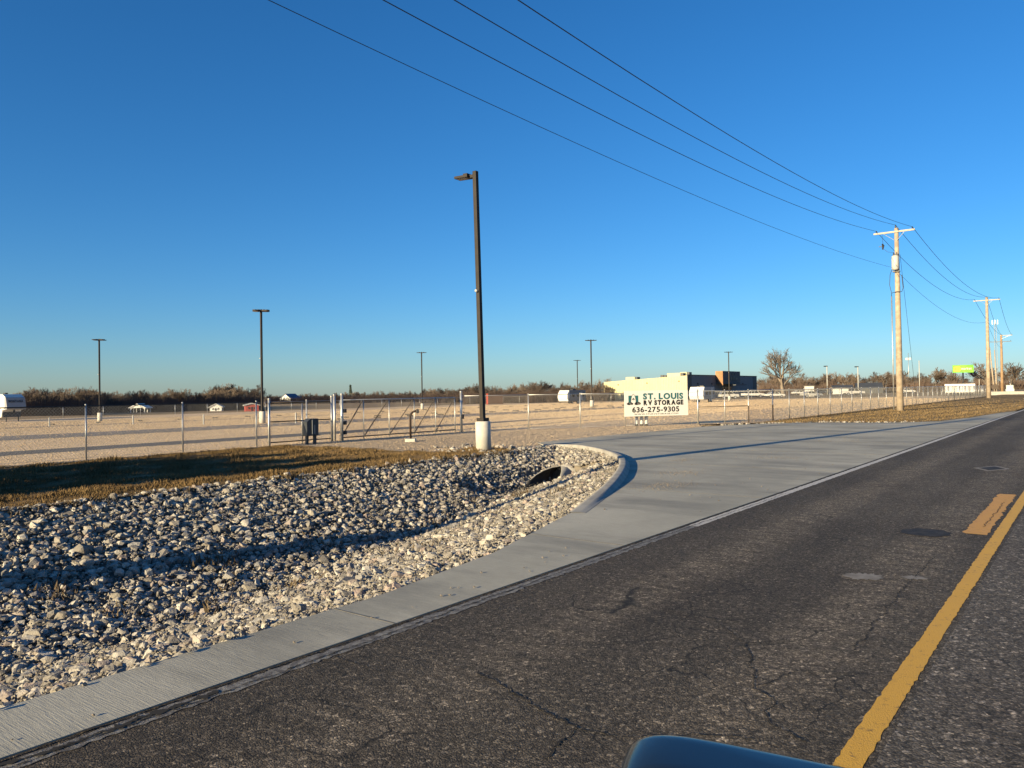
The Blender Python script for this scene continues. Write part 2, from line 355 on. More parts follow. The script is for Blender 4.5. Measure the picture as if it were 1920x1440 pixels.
gx = [-3000, -1500, -800, -400, -200, -130.3, -80, -25] + frange(-24.6, -15.2, 12) + frange(-15.0, -5.0, 40) + [-4.0, 0, 3, 6, 12, 60, 300, 1000, 3000]
gy = [-600, -200, -60, -30, -12] + frange(-8, 24, 80) + [28, 40, 70, 120, 170, 300, 600, 1200, 2500, 5000]
ground = grid_mesh('ground', gx, gy, lambda x, y: zf(x) - 0.09 - ditch_depth(x, y) - (0.3 if ditch_depth(x, y) > 0.05 else 0.0), M['field'])
tag(ground, kind='structure')
# riprap bed: the soil under the stones
bed = grid_mesh('riprap_bed', frange(-15.3, -5.1, 51), frange(-7, 22.8, 120), lambda x, y: -0.05 - ditch_depth(x, y), M['soil'], keep=lambda x, y: x < east(y) - 0.06 and x > WEST - 0.15)
tag(bed, kind='structure')
# grass verge beside the ditch
def verge_z(x, y): return 0.025 * hnoise(x, y) + 0.006 + zf(x) - 0.09 * math.exp(-((x + 19.5) / 2.4) ** 2) * max(0.0, min(1.0, (16.5 - y) / 4))
verge = grid_mesh('grass_verge', frange(-24.7, -15.0, 48), frange(-40, 21.0, 150), verge_z, M['grass'], keep=lambda x, y: (y < 18.2 + 0.25 * math.sin(x * 3)) or (x > -17 + 0.2 * math.sin(y * 5) and y < 20.6 and x < -15.1) )
tag(verge, kind='structure')
# gravel storage lot with its gentle fall away from the road
FA, FB = (-25.1, 28.6), (-17.4, 39.4)          # slanted fence run
lotm = MB()
for xa, xb in ((-130, -80), (-80, -25)):
    lotm.add([(xa, -60, zf(xa)), (xb, -60, zf(xb)), (xb, 165, zf(xb)), (xa, 165, zf(xa))], [(0, 1, 2, 3)])
lotm.add([(-25, -60, 0), (-24.45, -60, 0), (-24.45, 17.5, 0), (-25, 17.5, 0)], [(0, 1, 2, 3)])
lotm.add([(-25, 28, 0), (-17.3, 39.3, 0), (-15.3, 42.3, 0), (-15.3, 152, 0), (-25, 165, 0)], [(0, 1, 2, 3, 4)])
lot = lotm.build('gravel_lot', M['gravel']); tag(lot, kind='structure')
dm = MB()
dm.add([(-25, 17.5, 0.0), (-20.6, 17.6, 0.0), (-17.2, 18.6, -0.03), (-15.25, 19.6, -0.05), (-15.2, 22.5, -0.05), (-16.7, 23.3, 0), (-16.85, 27, 0.0), (-16.7, 30, 0), (-16.2, 34, 0), (-16.1, 37, 0.0), (-17.3, 39.3, 0.0), (-25, 28, 0.0)], [(0, 1, 2, 3, 4, 5, 6, 7, 8, 9, 10, 11)])
drive = dm.build('gravel_driveway', M['gravel_drive']); tag(drive, kind='structure')
def strip(name, xa, xb, ya, yb, mat, jit=0.25, n=60, dz=0.006):
    m = MB(); vs = []
    for y in frange(ya, yb, n):
        t = (y - ya) / (yb - ya); e = min(1, (1 - t) * 8)
        a = (xa + random.uniform(-jit, jit)); b = (xb + random.uniform(-jit, jit)); mid = (a + b) / 2
        a, b = mid + (a - mid) * max(e, 0.05), mid + (b - mid) * max(e, 0.05)
        vs += [(a, y, zf(a) + dz), (b, y, zf(b) + dz)]
    m.add(vs, [(2 * i, 2 * i + 1, 2 * i + 3, 2 * i + 2) for i in range(n)])
    return tag(m.build(name, mat), kind='structure')
strip('drive_aisle', -33.4, -30.7, -60, 47, M['millings'], 0.12)
strip('drive_aisle', -52.4, -45.2, -60, 100, M['millings2'], 0.35)
strip('drive_aisle', -27.3, -26.2, 26, 62, M['millings2'], 0.2)
strip('drive_aisle', -76.5, -71.5, -60, 90, M['millings2'], 0.35)
# verge right of the entrance
VR = [(-15.35, 41.9), (-14.7, 40.9), (-13.2, 42.7), (-11.6, 43.7), (-9.4, 44.0), (-8.0, 44.9), (-6.9, 46.6), (-6.1, 52), (-5.4, 62), (-4.86, 66), (-4.86, 700), (-15.0, 700)]
m = MB(); m.add([(x, y, 0.0) for x, y in VR], [tuple(range(len(VR)))])
vr_o = m.build('grass_verge', M['grass2']); tag(vr_o, kind='structure')
# concrete entrance
APR = [(-4.66, -14), (-4.66, 65.5), (-5.35, 62), (-6.05, 52), (-6.85, 46.6), (-7.95, 44.8), (-9.4, 43.9), (-11.6, 43.6), (-13.2, 42.6), (-14.7, 40.8), (-16.1, 37.4), (-16.25, 33.2), (-16.6, 30.5), (-16.85, 27), (-16.75, 23.4)] + [(x, y) for y, x in reversed(EAST) if y > 2.5] + [(-5.3, -14)]
def clip(poly, axis, val, keep_less):
    out = []
    for i, p in enumerate(poly):
        q = poly[(i + 1) % len(poly)]; pi = (p[axis] <= val) == keep_less; qi = (q[axis] <= val) == keep_less
        if pi: out.append(p)
        if pi != qi:
            t = (val - p[axis]) / (q[axis] - p[axis]); out.append((p[0] + (q[0] - p[0]) * t, p[1] + (q[1] - p[1]) * t))
    return out
apron = tag(empty('concrete_apron'), kind='structure')
ycuts = [-14, -7.5, -3.2, 1.1, 4.45, 8.3, 13.2, 18.2, 23.2, 28.2, 33.2, 38.2, 44.0, 52, 66]
for ya, yb in zip(ycuts, ycuts[1:]):
    for xa, xb in ((-17.5, -10.75), (-10.75, -4.0)):
        p = clip(clip(clip(clip(APR, 1, ya + 0.002, False), 1, yb - 0.002, True), 0, xa + 0.002, False), 0, xb - 0.002, True)
        q = []
        for a in p:
            if not q or math.hypot(a[0] - q[-1][0], a[1] - q[-1][1]) > 1e-4: q.append(a)
        if len(q) < 3: continue
        m = MB(); n = len(q)
        m.add([(x, y, 0.008) for x, y in q] + [(x, y, -0.20) for x, y in q], [tuple(range(n))] + [(i, n + i, n + (i + 1) % n, (i + 1) % n) for i in range(n)])
        recalc(m.build('slab', M['concrete'], apron))
        xs_ = [x for x, y in q if abs(y - yb + 0.002) < 0.003]
        if len(xs_) >= 2 and yb < 60:
            m = MB(); m.box(((min(xs_) + max(xs_)) / 2, yb, 0.009), (max(xs_) - min(xs_) - 0.01, 0.012, 0.004)); m.build('joint_sealant', M['sealant'], apron)
# rolled kerb round the ditch end
kp = []
path = [(x, y) for y, x in EAST if 9.5 < y < 23]
cv = []
for i in range(len(path) - 1):
    for t in (0, 0.25, 0.5, 0.75): cv.append((path[i][0] + (path[i + 1][0] - path[i][0]) * t, path[i][1] + (path[i + 1][1] - path[i][1]) * t))
cv.append(path[-1])
for _ in range(3): cv = [cv[0]] + [((a[0] + 2 * b[0] + c[0]) / 4, (a[1] + 2 * b[1] + c[1]) / 4) for a, b, c in zip(cv, cv[1:], cv[2:])] + [cv[-1]]
prof = [(-0.03, -0.30), (-0.03, 0.0), (-0.03, 0.95), (0.02, 1.0), (0.11, 1.0), (0.15, 0.92), (0.19, 0.25), (0.23, 0.0)]
m = MB(); vs = []
for i, (x, y) in enumerate(cv):
    a = Vector(cv[max(i - 1, 0)]); b = Vector(cv[min(i + 1, len(cv) - 1)]); d = (b - a).normalized(); nrm = Vector((d.y, -d.x))
    if nrm.x < 0 and i < 3: nrm = -nrm
    s = i / (len(cv) - 1); hh = 0.10 * min(1, s * 4) * min(1, (1 - s) * 6) + 0.004
    for o, z in prof: vs.append((x + nrm.x * o, y + nrm.y * o, (z * hh if z >= 0 else z) + (0.012 if 0 <= z else 0)))
npf = len(prof); fs = []
for i in range(len(cv) - 1):
    for j in range(npf - 1): fs.append((i * npf + j, i * npf + j + 1, (i + 1) * npf + j + 1, (i + 1) * npf + j))
m.add(vs, fs); kerb = recalc(m.build('kerb', M['kerb'], apron, True))

# ------------------------------------------------------------------ road
rm = MB(); ys = [-60, -20] + frange(-10, 40, 50) + [60, 100, 200, 400, 900, 2000]
rv = [];
for y in ys: rv += [(-4.66, y, 0.0), (-0.93, y, 0.012), (2.9, y, 0.0)]
rm.add(rv, [(3 * i + j, 3 * i + j + 1, 3 * i + 4 + j, 3 * i + 3 + j) for i in range(len(ys) - 1) for j in (0, 1)])
road = rm.build('road', M['asphalt']); road.data.materials.append(M['asphalt2']); tag(road, kind='structure')
for i, p in enumerate(road.data.polygons): p.material_index = i % 2
def road_z(x): return 0.012 - abs(x + 0.93) / 3.73 * 0.012
def ribbon(name, xa, xb, ya, yb, mat, parent, jit=0.006, step=0.08, dz=0.004, far=40):
    ys = []; y = ya
    while y < yb: ys.append(y); y += step if y < far else step * 40
    ys.append(yb); vs = []
    for y in ys:
        a = xa + random.gauss(0, jit); b = xb + random.gauss(0, jit); vs += [(a, y, road_z(a) + dz), (b, y, road_z(b) + dz)]
    m = MB(); m.add(vs, [(2 * i, 2 * i + 1, 2 * i + 3, 2 * i + 2) for i in range(len(ys) - 1)])
    return m.build(name, mat, parent)
def wander(name, pts, wd, parent, mat, step=0.018, amp=0.016, dz=0.005):
    pts = [Vector(p) for p in pts]; vs = []; off = 0.0; k = 0
    for a, b in zip(pts, pts[1:]):
        n = max(2, int((b - a).length / step)); d = (b - a).normalized(); nr = Vector((-d.y, d.x))
        for i in range(n):
            off = off * 0.8 + random.gauss(0, amp * 0.5); p = a + (b - a) * (i / n) + nr * off
            hw = wd * (0.25 + abs(random.gauss(0.35, 0.5)))
            for s in (-1, 1):
                q = p + nr * hw * s; vs.append((q.x, q.y, road_z(q.x) + dz))
    m = MB(); m.add(vs, [(2 * i, 2 * i + 1, 2 * i + 3, 2 * i + 2) for i in range(len(vs) // 2 - 1)])
    return m.build(name, mat, parent)
ribbon('centre_line', -1.10, -0.97, -20, 500, M['yellow'], road, 0.0035, 0.05)
ribbon('old_centre_line', -1.42, -1.16, 11.3, 15.7, M['yellow_old'], road, 0.012)
wander('crack', [(-1.26, 11.9), (-1.25, 14.6)], 0.006, road, M['crack'], 0.02, 0.014, 0.008)
ribbon('edge_line', -4.595, -4.46, -14, 10, M['line_worn'], road, 0.010, 0.05)
ribbon('edge_line', -4.60, -4.46, 10.02, 500, M['white_line'], road, 0.006, 0.06)
wander('crack', [(-4.63, -10), (-4.63, 30)], 0.009, road, M['crack'], 0.02, 0.007, 0.009)
wander('crack', [(-4.52, -4), (-4.50, 3), (-4.54, 9), (-4.52, 14)], 0.007, road, M['crack'], 0.018, 0.011, 0.009)
wander('crack', [(-4.56, 1.2), (-4.54, 2.8)], 0.024, road, M['crack'], 0.02, 0.014, 0.009)
def G(px, py):
    d = fw * FPX + rt * (px - 960) - up * (py - 720); t = -EYE / d.z; return (d.x * t, d.y * t)
for pts, wd in (([(895, 1263), (960, 1300), (1030, 1340), (1080, 1370), (1160, 1385)], 0.007), ([(1080, 1370), (1020, 1430)], 0.006),
                ([(628, 1232), (690, 1255), (735, 1265)], 0.004), ([(1160, 1385), (1300, 1380), (1420, 1392)], 0.004),
                ([(1400, 1210), (1420, 1290), (1450, 1320), (1440, 1360), (1520, 1400)], 0.005), ([(1340, 1160), (1400, 1210), (1480, 1200)], 0.004),
                ([(1330, 1050), (1500, 1075)], 0.004), ([(1240, 1140), (1350, 1165), (1420, 1170)], 0.004), ([(940, 1170), (935, 1140), (1010, 1110)], 0.003),
                ([(1600, 1225), (1690, 1110), (1760, 1040)], 0.004), ([(1490, 1260), (1620, 1270)], 0.003), ([(1420, 1290), (1500, 1260)], 0.004)):
    wander('crack', [G(*p) for p in pts], wd * 1.15, road, M['crack'])
def blob(name, c, rx, ry, mat, n=26, jit=0.12, dz=0.006, rot=0.0, parent=road):
    vs = [(c[0], c[1], road_z(c[0]) + dz)]
    for i in range(n):
        a = i / n * 2 * math.pi; k = 1 + random.uniform(-jit, jit); x, y = rx * k * math.cos(a), ry * k * math.sin(a)
        X = c[0] + x * math.cos(rot) - y * math.sin(rot); Y = c[1] + x * math.sin(rot) + y * math.cos(rot); vs.append((X, Y, road_z(X) + dz))
    m = MB(); m.add(vs, [(0, i + 1, (i + 1) % n + 1) for i in range(n)]); return m.build(name, mat, parent)
blob('tar_patch', (-1.82, 11.1), 0.29, 0.30, M['wet'], 60, 0.10)
blob('worn_patch', (-1.91, 8.2), 0.19, 0.14, M['patch_light'], 70, 0.25, 0.005, 0.5)
blob('worn_patch', (-1.49, 8.42), 0.11, 0.08, M['patch_light'], 60, 0.28, 0.005, 0.5)
for s, mt, dz in ((0.78, M['patch_light'], 0.005), (0.55, M['wet'], 0.009)):
    c = (-1.97, 20.4); m = MB(); m.add([(c[0] + s * 0.47 * a, c[1] + s * 0.9 * b, road_z(c[0]) + dz) for a, b in ((1, 0.05), (0.05, 1), (-1, -0.05), (-0.05, -1))], [(0, 1, 2, 3)])
    m.build('cover_patch', mt, road)

# ------------------------------------------------------------------ riprap stones
def hull(n, sx, sy, sz):
    bm = bmesh.new()
    for _ in range(n):
        p = Vector((random.gauss(0, 1), random.gauss(0, 1), random.gauss(0, 1))).normalized() * random.uniform(0.88, 1.07)
        bm.verts.new((p.x * sx, p.y * sy, p.z * sz))
    r = bmesh.ops.convex_hull(bm, input=bm.verts)
    bmesh.ops.delete(bm, geom=[v for v in bm.verts if not v.link_faces], context='VERTS')
    bmesh.ops.bevel(bm, geom=bm.edges[:], offset=0.06, segments=1, affect='EDGES', clamp_overlap=True) if n < 0 else None
    bmesh.ops.triangulate(bm, faces=bm.faces)
    bm.verts.index_update()
    v = np.array([x.co[:] for x in bm.verts]); f = np.array([[q.index for q in x.verts] for x in bm.faces]); bm.free()
    return v, f
HUL = [hull(random.randint(15, 22), 1.0, random.uniform(0.65, 0.95), random.uniform(0.42, 0.72)) for _ in range(22)]
def rand_rot():
    q = RNG.normal(size=4); q /= np.linalg.norm(q); w_, x, y, z = q
    return np.array([[1 - 2 * (y * y + z * z), 2 * (x * y - z * w_), 2 * (x * z + y * w_)], [2 * (x * y + z * w_), 1 - 2 * (x * x + z * z), 2 * (y * z - x * w_)], [2 * (x * z - y * w_), 2 * (y * z + x * w_), 1 - 2 * (x * x + y * y)]])
stones = []
def scatter(sp, smin, smax, fill, lift, region=None):
    y = -2.0
    while y < 22.7:
        x = WEST - 0.1
        e = east(y)
        while x < e - 0.02:
            px, py = x + random.uniform(-.5, .5) * sp, y + random.uniform(-.5, .5) * sp
            if px < east(py) - 0.05 - smin * 0.6 and py > 0.30 * -px - 3.0 - 1 and random.random() < fill and (region is None or region(px, py)):
                s = random.uniform(smin, smax) * (1.25 if random.random() < 0.08 else 1)
                s *= 1.0 if px < east(py) - 0.6 else 0.8
                cx, cy = px + 10.9, py - 17.0
                if not (abs(px + 12.6 - (py - 17.5) * 0.1) < 0.52 and 16.2 < py < 18.8):
                    stones.append((px, py, -0.05 - ditch_depth(px, py) + s * lift, s))
            x += sp
        y += sp
scatter(0.13, 0.045, 0.11, 0.95, 0.25)
scatter(0.165, 0.042, 0.10, 0.74, 0.7)
scatter(0.55, 0.09, 0.13, 0.35, 0.5)
scatter(0.12, 0.02, 0.045, 0.45, 1.2)
scatter(0.13, 0.025, 0.06, 0.8, 0.9, lambda x, y: x > east(y) - 2.6 - 0.8 * math.sin(y * 1.3))
# loose stones beyond the ditch: by the lamp base and along the far edge of the entrance
for _ in range(60): stones.append((random.uniform(-18.6, -15.3), random.uniform(18.2, 21.4), 0.03, random.uniform(0.05, 0.11)))
for i in range(130):
    t = random.random(); x = -16.0 + t * 8.2; y = lerp_curve(x, [(-16.2, 38.0), (-14.7, 41.0), (-13.2, 42.8), (-11.6, 43.8), (-9.4, 44.1), (-7.8, 45.2)]) + random.uniform(-0.1, 0.35)
    stones.append((x, y, 0.02, random.uniform(0.035, 0.095)))
score = sorted(range(len(stones)), key=lambda i: -stones[i][3] / math.hypot(stones[i][0], stones[i][1], stones[i][2] - EYE) * (1 if (stones[i][1] > -0.36 * stones[i][0] and stones[i][3] > 0.06) else 0))
top = set(score[:300])
hull_me = []
for k, (v, f) in enumerate(HUL):
    me = bpy.data.meshes.new('stone'); me.from_pydata(v.tolist(), [], f.tolist()); me.materials.append(M['rock']); hull_me.append(me)
AV, AF, AT = [], [], []; off = 0
for i, (x, y, z, s) in enumerate(stones):
    k = random.randrange(len(HUL))
    if i in top:
        o = bpy.data.objects.new('stone', hull_me[k]); COL.objects.link(o); o.parent = bed; o.location = (x, y, z)
        o.rotation_euler = (random.gauss(0, 0.5), random.gauss(0, 0.5), random.uniform(-3, 3)); o.scale = (s, s, s); continue
    v, f = HUL[k]; aa = random.uniform(0, 6.28); tl = rand_rot() if random.random() < 0.35 else (lambda c, n_: np.array([[c, -n_, 0], [n_, c, 0], [0, 0, 1.0]]) @ np.array([[1, 0, 0], [0, math.cos(.35), -math.sin(.35)], [0, math.sin(.35), math.cos(.35)]]))(math.cos(aa), math.sin(aa)); vv = v @ tl.T * s + np.array([x, y, z]); AV.append(vv); AF.append(f + off); off += len(v); AT.append(np.full(len(v), random.random()))
AV = np.concatenate(AV); AF = np.concatenate(AF); AT = np.concatenate(AT)
me = bpy.data.meshes.new('stones'); me.from_pydata(AV.tolist(), [], AF.tolist())
at_ = me.attributes.new('tint', 'FLOAT', 'POINT'); at_.data.foreach_set('value', AT.astype(np.float32)); me.update()
sm = link('loose_riprap', me, M['rock_mass'], bed); tag(sm, kind='stuff')
# pebbles strewn on the entrance slab
m = MB()
for _ in range(170):
    x, y = (random.uniform(-9, -4.9), random.uniform(8, 30)) if random.random() < 0.75 else (random.uniform(-5.25, -4.8), random.uniform(1, 8))
    if x < east(y) + 0.4: continue
    s = random.uniform(0.006, 0.017); v, f = HUL[random.randrange(22)]; m.add((v * s + np.array([x, y, 0.012 + s * 0.5])).tolist(), f.tolist())
for cx, cy, n_, rx, ry in ((-7.6, 16.2, 260, 0.5, 0.9), (-6.9, 13.9, 320, 0.5, 0.9), (-7.0, 21.0, 160, 0.9, 0.7), (-9.0, 19.2, 120, 0.3, 0.7), (-7.3, 29, 200, 1.2, 1.8)):
    for _ in range(n_):
        x, y = cx + random.gauss(0, rx * 0.5), cy + random.gauss(0, ry * 0.5)
        if x < east(y) + 0.2: continue
        s = random.uniform(0.004, 0.012); v, f = HUL[random.randrange(22)]; m.add((v * s + np.array([x, y, 0.010 + s * 0.5])).tolist(), f.tolist())
pb = m.build('pebbles', M['pebble'], apron); tag(pb, kind='stuff')

def chips(name, pts, sizes, zs, mat, parent):
    """many small eight-faced chips as one mesh"""
    n = len(pts); base = np.array([[1, 0, 0], [0, 1, 0], [-1, 0, 0], [0, -1, 0], [0, 0, 1], [0, 0, -1.0]]); F8 = np.array([[0, 1, 4], [1, 2, 4], [2, 3, 4], [3, 0, 4], [1, 0, 5], [2, 1, 5], [3, 2, 5], [0, 3, 5]])
    q = RNG.normal(size=(n, 4)); q /= np.linalg.norm(q, axis=1)[:, None]; w_, x, y, z = q.T
    Rm = np.stack([np.stack([1 - 2 * (y * y + z * z), 2 * (x * y - z * w_), 2 * (x * z + y * w_)], -1), np.stack([2 * (x * y + z * w_), 1 - 2 * (x * x + z * z), 2 * (y * z - x * w_)], -1), np.stack([2 * (x * z - y * w_), 2 * (y * z + x * w_), 1 - 2 * (x * x + y * y)], -1)], 1)
    V = base[None] * RNG.uniform(0.6, 1.15, (n, 6, 1)) * sizes[:, None, None]; V = np.einsum('nij,nkj->nki', Rm, V); V[..., 2] *= 0.7
    V += np.c_[pts, zs][:, None, :]; Fs = F8[None] + (np.arange(n) * 6)[:, None, None]
    me = bpy.data.meshes.new(name); me.from_pydata(V.reshape(-1, 3).tolist(), [], Fs.reshape(-1, 3).tolist()); me.update()
    return tag(link(name, me, mat, parent), kind='stuff')
cp = []
while len(cp) < 75000:
    x = -24.45 - 75 * random.random() ** 1.5; y = random.uniform(5, 150)
    if y < -0.33 * x or (x > -25.0 and y > 17.3) or -33.4 < x < -30.7: continue
    if random.random() > 1.25 - (y / 150): continue
    k = (x + 960) * 0
    if -52.4 < x < -45.2 and y < 100 and random.random() < 0.8: continue
    cp.append((x, y))
while len(cp) < 100000:
    x = random.uniform(-62, -15.5); y = random.uniform(28, 130)
    if x > -25 and y < 28 + (x + 25) * 1.47 + 0.3: continue
    if -33.4 < x < -30.7 and y < 47: continue
    if -52.4 < x < -45.2 and y < 100 and random.random() < 0.8: continue
    cp.append((x, y))
cp = np.array(cp); dist = np.hypot(cp[:, 0], cp[:, 1]); sz_ = RNG.uniform(0.016, 0.034, len(cp)) * (0.45 + dist / 42)
chips('loose_gravel', cp, sz_, np.array([zf(x) for x in cp[:, 0]]) + sz_ * 0.1, M['gravel_chip'], lot)
dp = []
while len(dp) < 9000:
    x, y = random.uniform(-25, -16.2), random.uniform(17.6, 39)
    if y > 28 + (x + 25) * 1.47 or (x > -17 and y < 21) or (y < 18.7 and x > -20.6): continue
    dp.append((x, y))
fp = []
while len(fp) < 26000:
    x, y = random.uniform(WEST, -5.3), random.uniform(-1, 22.5)
    if x < east(y) - 0.05: fp.append((x, y))
fp = np.array(fp); sf_ = RNG.uniform(0.012, 0.032, len(fp)); chips('stone_fines', fp, sf_, np.array([0.012 - ditch_depth(x, y) for x, y in fp]) + RNG.uniform(-0.03, 0.05, len(fp)), M['fines'], bed)
dp = np.array(dp); sd_ = RNG.uniform(0.01, 0.026, len(dp)); chips('loose_gravel', dp, sd_, sd_ * 0.1, M['gravel_chip'], drive)

# ------------------------------------------------------------------ grass blades
def blades(name, pts, hmin, hmax, mat, parent, zfun):
    n = len(pts); P = np.array(pts); a = RNG.uniform(0, 2 * math.pi, n); h = RNG.uniform(hmin, hmax, n) * np.array([max(0.35, 0.85 + 0.9 * hnoise(x * 1.7, y * 1.9) + 0.5 * hnoise(x * 4.1, y * 3.7)) for x, y in pts]); w_ = h * RNG.uniform(0.10, 0.22, n)
    lean = RNG.normal(0, 0.45, (n, 2)) * h[:, None]; z = np.array([zfun(x, y) for x, y in pts])
    dx, dy = np.cos(a) * w_, np.sin(a) * w_
    V = np.empty((n * 3, 3)); V[0::3] = np.c_[P[:, 0] - dx, P[:, 1] - dy, z - 0.01]; V[1::3] = np.c_[P[:, 0] + dx, P[:, 1] + dy, z - 0.01]
    V[2::3] = np.c_[P[:, 0] + lean[:, 0], P[:, 1] + lean[:, 1], z + h]
    me = bpy.data.meshes.new(name); me.from_pydata(V.tolist(), [], np.arange(n * 3).reshape(-1, 3).tolist()); me.update()
    return tag(link(name, me, mat, parent), kind='stuff')
pts = []
while len(pts) < 90000:
    x, y = random.uniform(-24.6, -15.05), random.uniform(2.5, 20.6)
    if (y < 18.0 or (x > -16.9 and x < -15.2)) and y > 0.30 * -x: pts.append((x, y))
blades('grass_blades', pts, 0.03, 0.09, M['grass'], verge, verge_z)
pts = []
for _ in range(20):                              # dry weed tufts caught between the stones
    y = random.uniform(2, 17); cx = -10.2 - 1.6 * (y / 17) + random.gauss(0, 1.1)
    for _ in range(random.randint(20, 70)): pts.append((cx + random.gauss(0, 0.16), y + random.gauss(0, 0.2)))
for _ in range(1300):                            # ragged grass creeping into the stones
    pts.append((WEST + abs(random.gauss(0, 0.16)), random.uniform(3, 20)))
blades('dry_weeds', pts, 0.04, 0.12, M['weed'], bed, lambda x, y: 0.02 - ditch_depth(x, y))
pts = []
while len(pts) < 26000:
    y = 41 + abs(random.gauss(0, 30)); x = random.uniform(-15.2, -4.9)
    if y < 130 and (y > 66 or x < lerp_curve(y, [(41, -14.7), (44, -9.6), (46.6, -7.0), (52, -6.2), (66, -4.95)]) - 0.1) and y > lerp_curve(x, [(-15.2, 41.9), (-13.2, 42.9), (-11, 43.9), (-4.9, 44)]): pts.append((x, y))
blades('grass_blades', pts, 0.03, 0.11, M['grass2'], vr_o, lambda x, y: 0.0)

# ------------------------------------------------------------------ culvert
cu = thing('culvert_pipe', 'flared concrete culvert end opening into the rock ditch', 'culvert', (-12.75, 19.0, -0.60), rad(6))
def ring(rx, rz, y, n=20): return [(rx * math.cos(i * 2 * math.pi / n), y, rz * math.sin(i * 2 * math.pi / n)) for i in range(n)]
m = MB(); n = 20; A, B = ring(0.43, 0.31, 0), ring(0.40, 0.28, 0); C, D = ring(0.43, 0.31, 4.5), ring(0.40, 0.28, 4.5)
m.add(A + B + C + D, [q for i in range(n) for q in ((i, (i + 1) % n, n + (i + 1) % n, n + i), (i, 2 * n + i, 2 * n + (i + 1) % n, (i + 1) % n), (n + i, n + (i + 1) % n, 3 * n + (i + 1) % n, 3 * n + i))])
m.add(ring(0.40, 0.28, 4.45), [tuple(range(n))])
pi_ = recalc(m.build('pipe', M['kerb'], cu, True))
def paint_inner_shade(o):  # blackened inner faces stand in for the shade inside the culvert
    o.data.materials.append(M['matte'])
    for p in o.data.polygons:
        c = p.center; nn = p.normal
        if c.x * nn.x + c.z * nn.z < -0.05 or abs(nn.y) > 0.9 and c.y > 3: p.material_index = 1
paint_inner_shade(pi_)
m = MB(); vs = []; seg = 8
for t in range(seg + 1):                       # half-open flared trough leaning out of the bank
    k = t / seg; y = -2.1 * k; top_ = math.pi * (1.0 - 0.95 * k)
    for r_ in (0.40 + 0.08 * k, 0.43 + 0.08 * k):
        for i in range(13):
            a = -math.pi / 2 + (i / 12 - 0.5) * 2 * min(math.pi, max(top_, 0.9)); vs.append((r_ * math.cos(a), y, 0.72 * r_ * math.sin(a) - 0.10 * k))
fs = []
for t in range(seg):
    b = t * 26; c = b + 26
    for i in range(12):
        fs += [(b + i, b + i + 1, c + i + 1, c + i), (b + 13 + i, c + 13 + i, c + 14 + i, b + 14 + i)]
    fs += [(b, c, c + 13, b + 13), (b + 12, b + 25, c + 25, c + 12)]
m.add(vs, fs); paint_inner_shade(recalc(m.build('flared_end', M['kerb'], cu, True)))

# ------------------------------------------------------------------ chain-link fences
def chain(mb, a, b, z0, z1, step=0.085, r=0.0021):
    a = Vector(a); b = Vector(b); L = (b - a).length; d = (b - a) / L; Hh = z1 - z0; za = zf(a.x); zb = zf(b.x)
    nr = Vector((-d.y, d.x)) * r
    for s in (1, -1):
        c = -Hh if s > 0 else 0.0; lim = L if s > 0 else L + Hh
        while c < lim:
            t0, t1 = (max(0, c), min(L, c + Hh)) if s > 0 else (max(0, c - Hh), min(L, c))
            if t1 - t0 > 0.02:
                h0 = (t0 - c) if s > 0 else (c - t0); h1 = (t1 - c) if s > 0 else (c - t1)
                vs = []
                for t, h in ((t0, h0), (t1, h1)):
                    p = a + d * t; z = za + (zb - za) * t / L + z0 + h
                    vs += [(p.x + nr.x, p.y + nr.y, z - r * 0.6), (p.x - nr.x, p.y - nr.y, z - r * 0.6), (p.x, p.y, z + r * 1.1)]
                mb.add(vs, [(0, 1, 4, 3), (1, 2, 5, 4), (2, 0, 3, 5)])
            c += step
def post(name, p, h, r, mat, parent, capd=True, z=None, lean=(0, 0)):
    m = MB(); z = zf(p[0]) if z is None else z
    m.tube([(p[0], p[1], z - 0.05), (p[0] + lean[0], p[1] + lean[1], z + h)], r, 8)
    if capd: m.tube([(p[0] + lean[0], p[1] + lean[1], z + h + 0.001), (p[0] + lean[0], p[1] + lean[1], z + h + r * 0.8), (p[0] + lean[0], p[1] + lean[1], z + h + r * 1.3)], [r * 1.15, r * 1.0, r * 0.35], 8)
    return m.build(name, mat, parent, True)
def rail(name, a, b, z, r, mat, parent):
    m = MB(); m.tube([(a[0], a[1], zf(a[0]) + z), (b[0], b[1], zf(b[0]) + z)], r, 6); return m.build(name, mat, parent, True)
# left run beside the grass
FX = -25.35
fl = thing('chain_link_fence', 'chain link fence between the grass verge and gravel lot, left of the gate', 'fence')
for y in (-4.9, -1.7, 1.4, 4.6, 7.85, 11.05, 14.26, 17.2): post('post', (FX, y), 1.72, 0.028, M['galv'], fl)
rail('top_rail', (FX, -4.9), (FX, 17.4), 1.69, 0.021, M['rust'], fl)
rail('tension_wire', (FX, -4.9), (FX, 17.4), 0.06, 0.004, M['galv'], fl)
m = MB(); chain(m, (FX, -4.9), (FX, 17.4), 0.05, 1.68, 0.10, 0.0032); m.build('chain_mesh', M['wire_mesh'], fl)
# fixed panel by the gate
fp = thing('chain_link_fence', 'short chain link fence bay with a mid rail beside the sliding gate', 'fence')
post('post', (FX + 0.02, 17.75), 1.78, 0.045, M['galv'], fp); post('post', (FX, 19.3), 1.60, 0.025, M['galv'], fp, False); post('post', (FX + 0.35, 19.25), 1.72, 0.028, M['galv'], fp); post('post', (FX + 0.05, 20.75), 1.84, 0.05, M['galv'], fp)
for z in (0.12, 0.92, 1.66): rail('rail', (FX, 17.75), (FX, 20.75), z, 0.025, M['rust'], fp)
m = MB(); chain(m, (FX, 17.75), (FX, 20.75), 0.1, 1.66, 0.10, 0.0032); m.build('chain_mesh', M['wire_mesh'], fp)
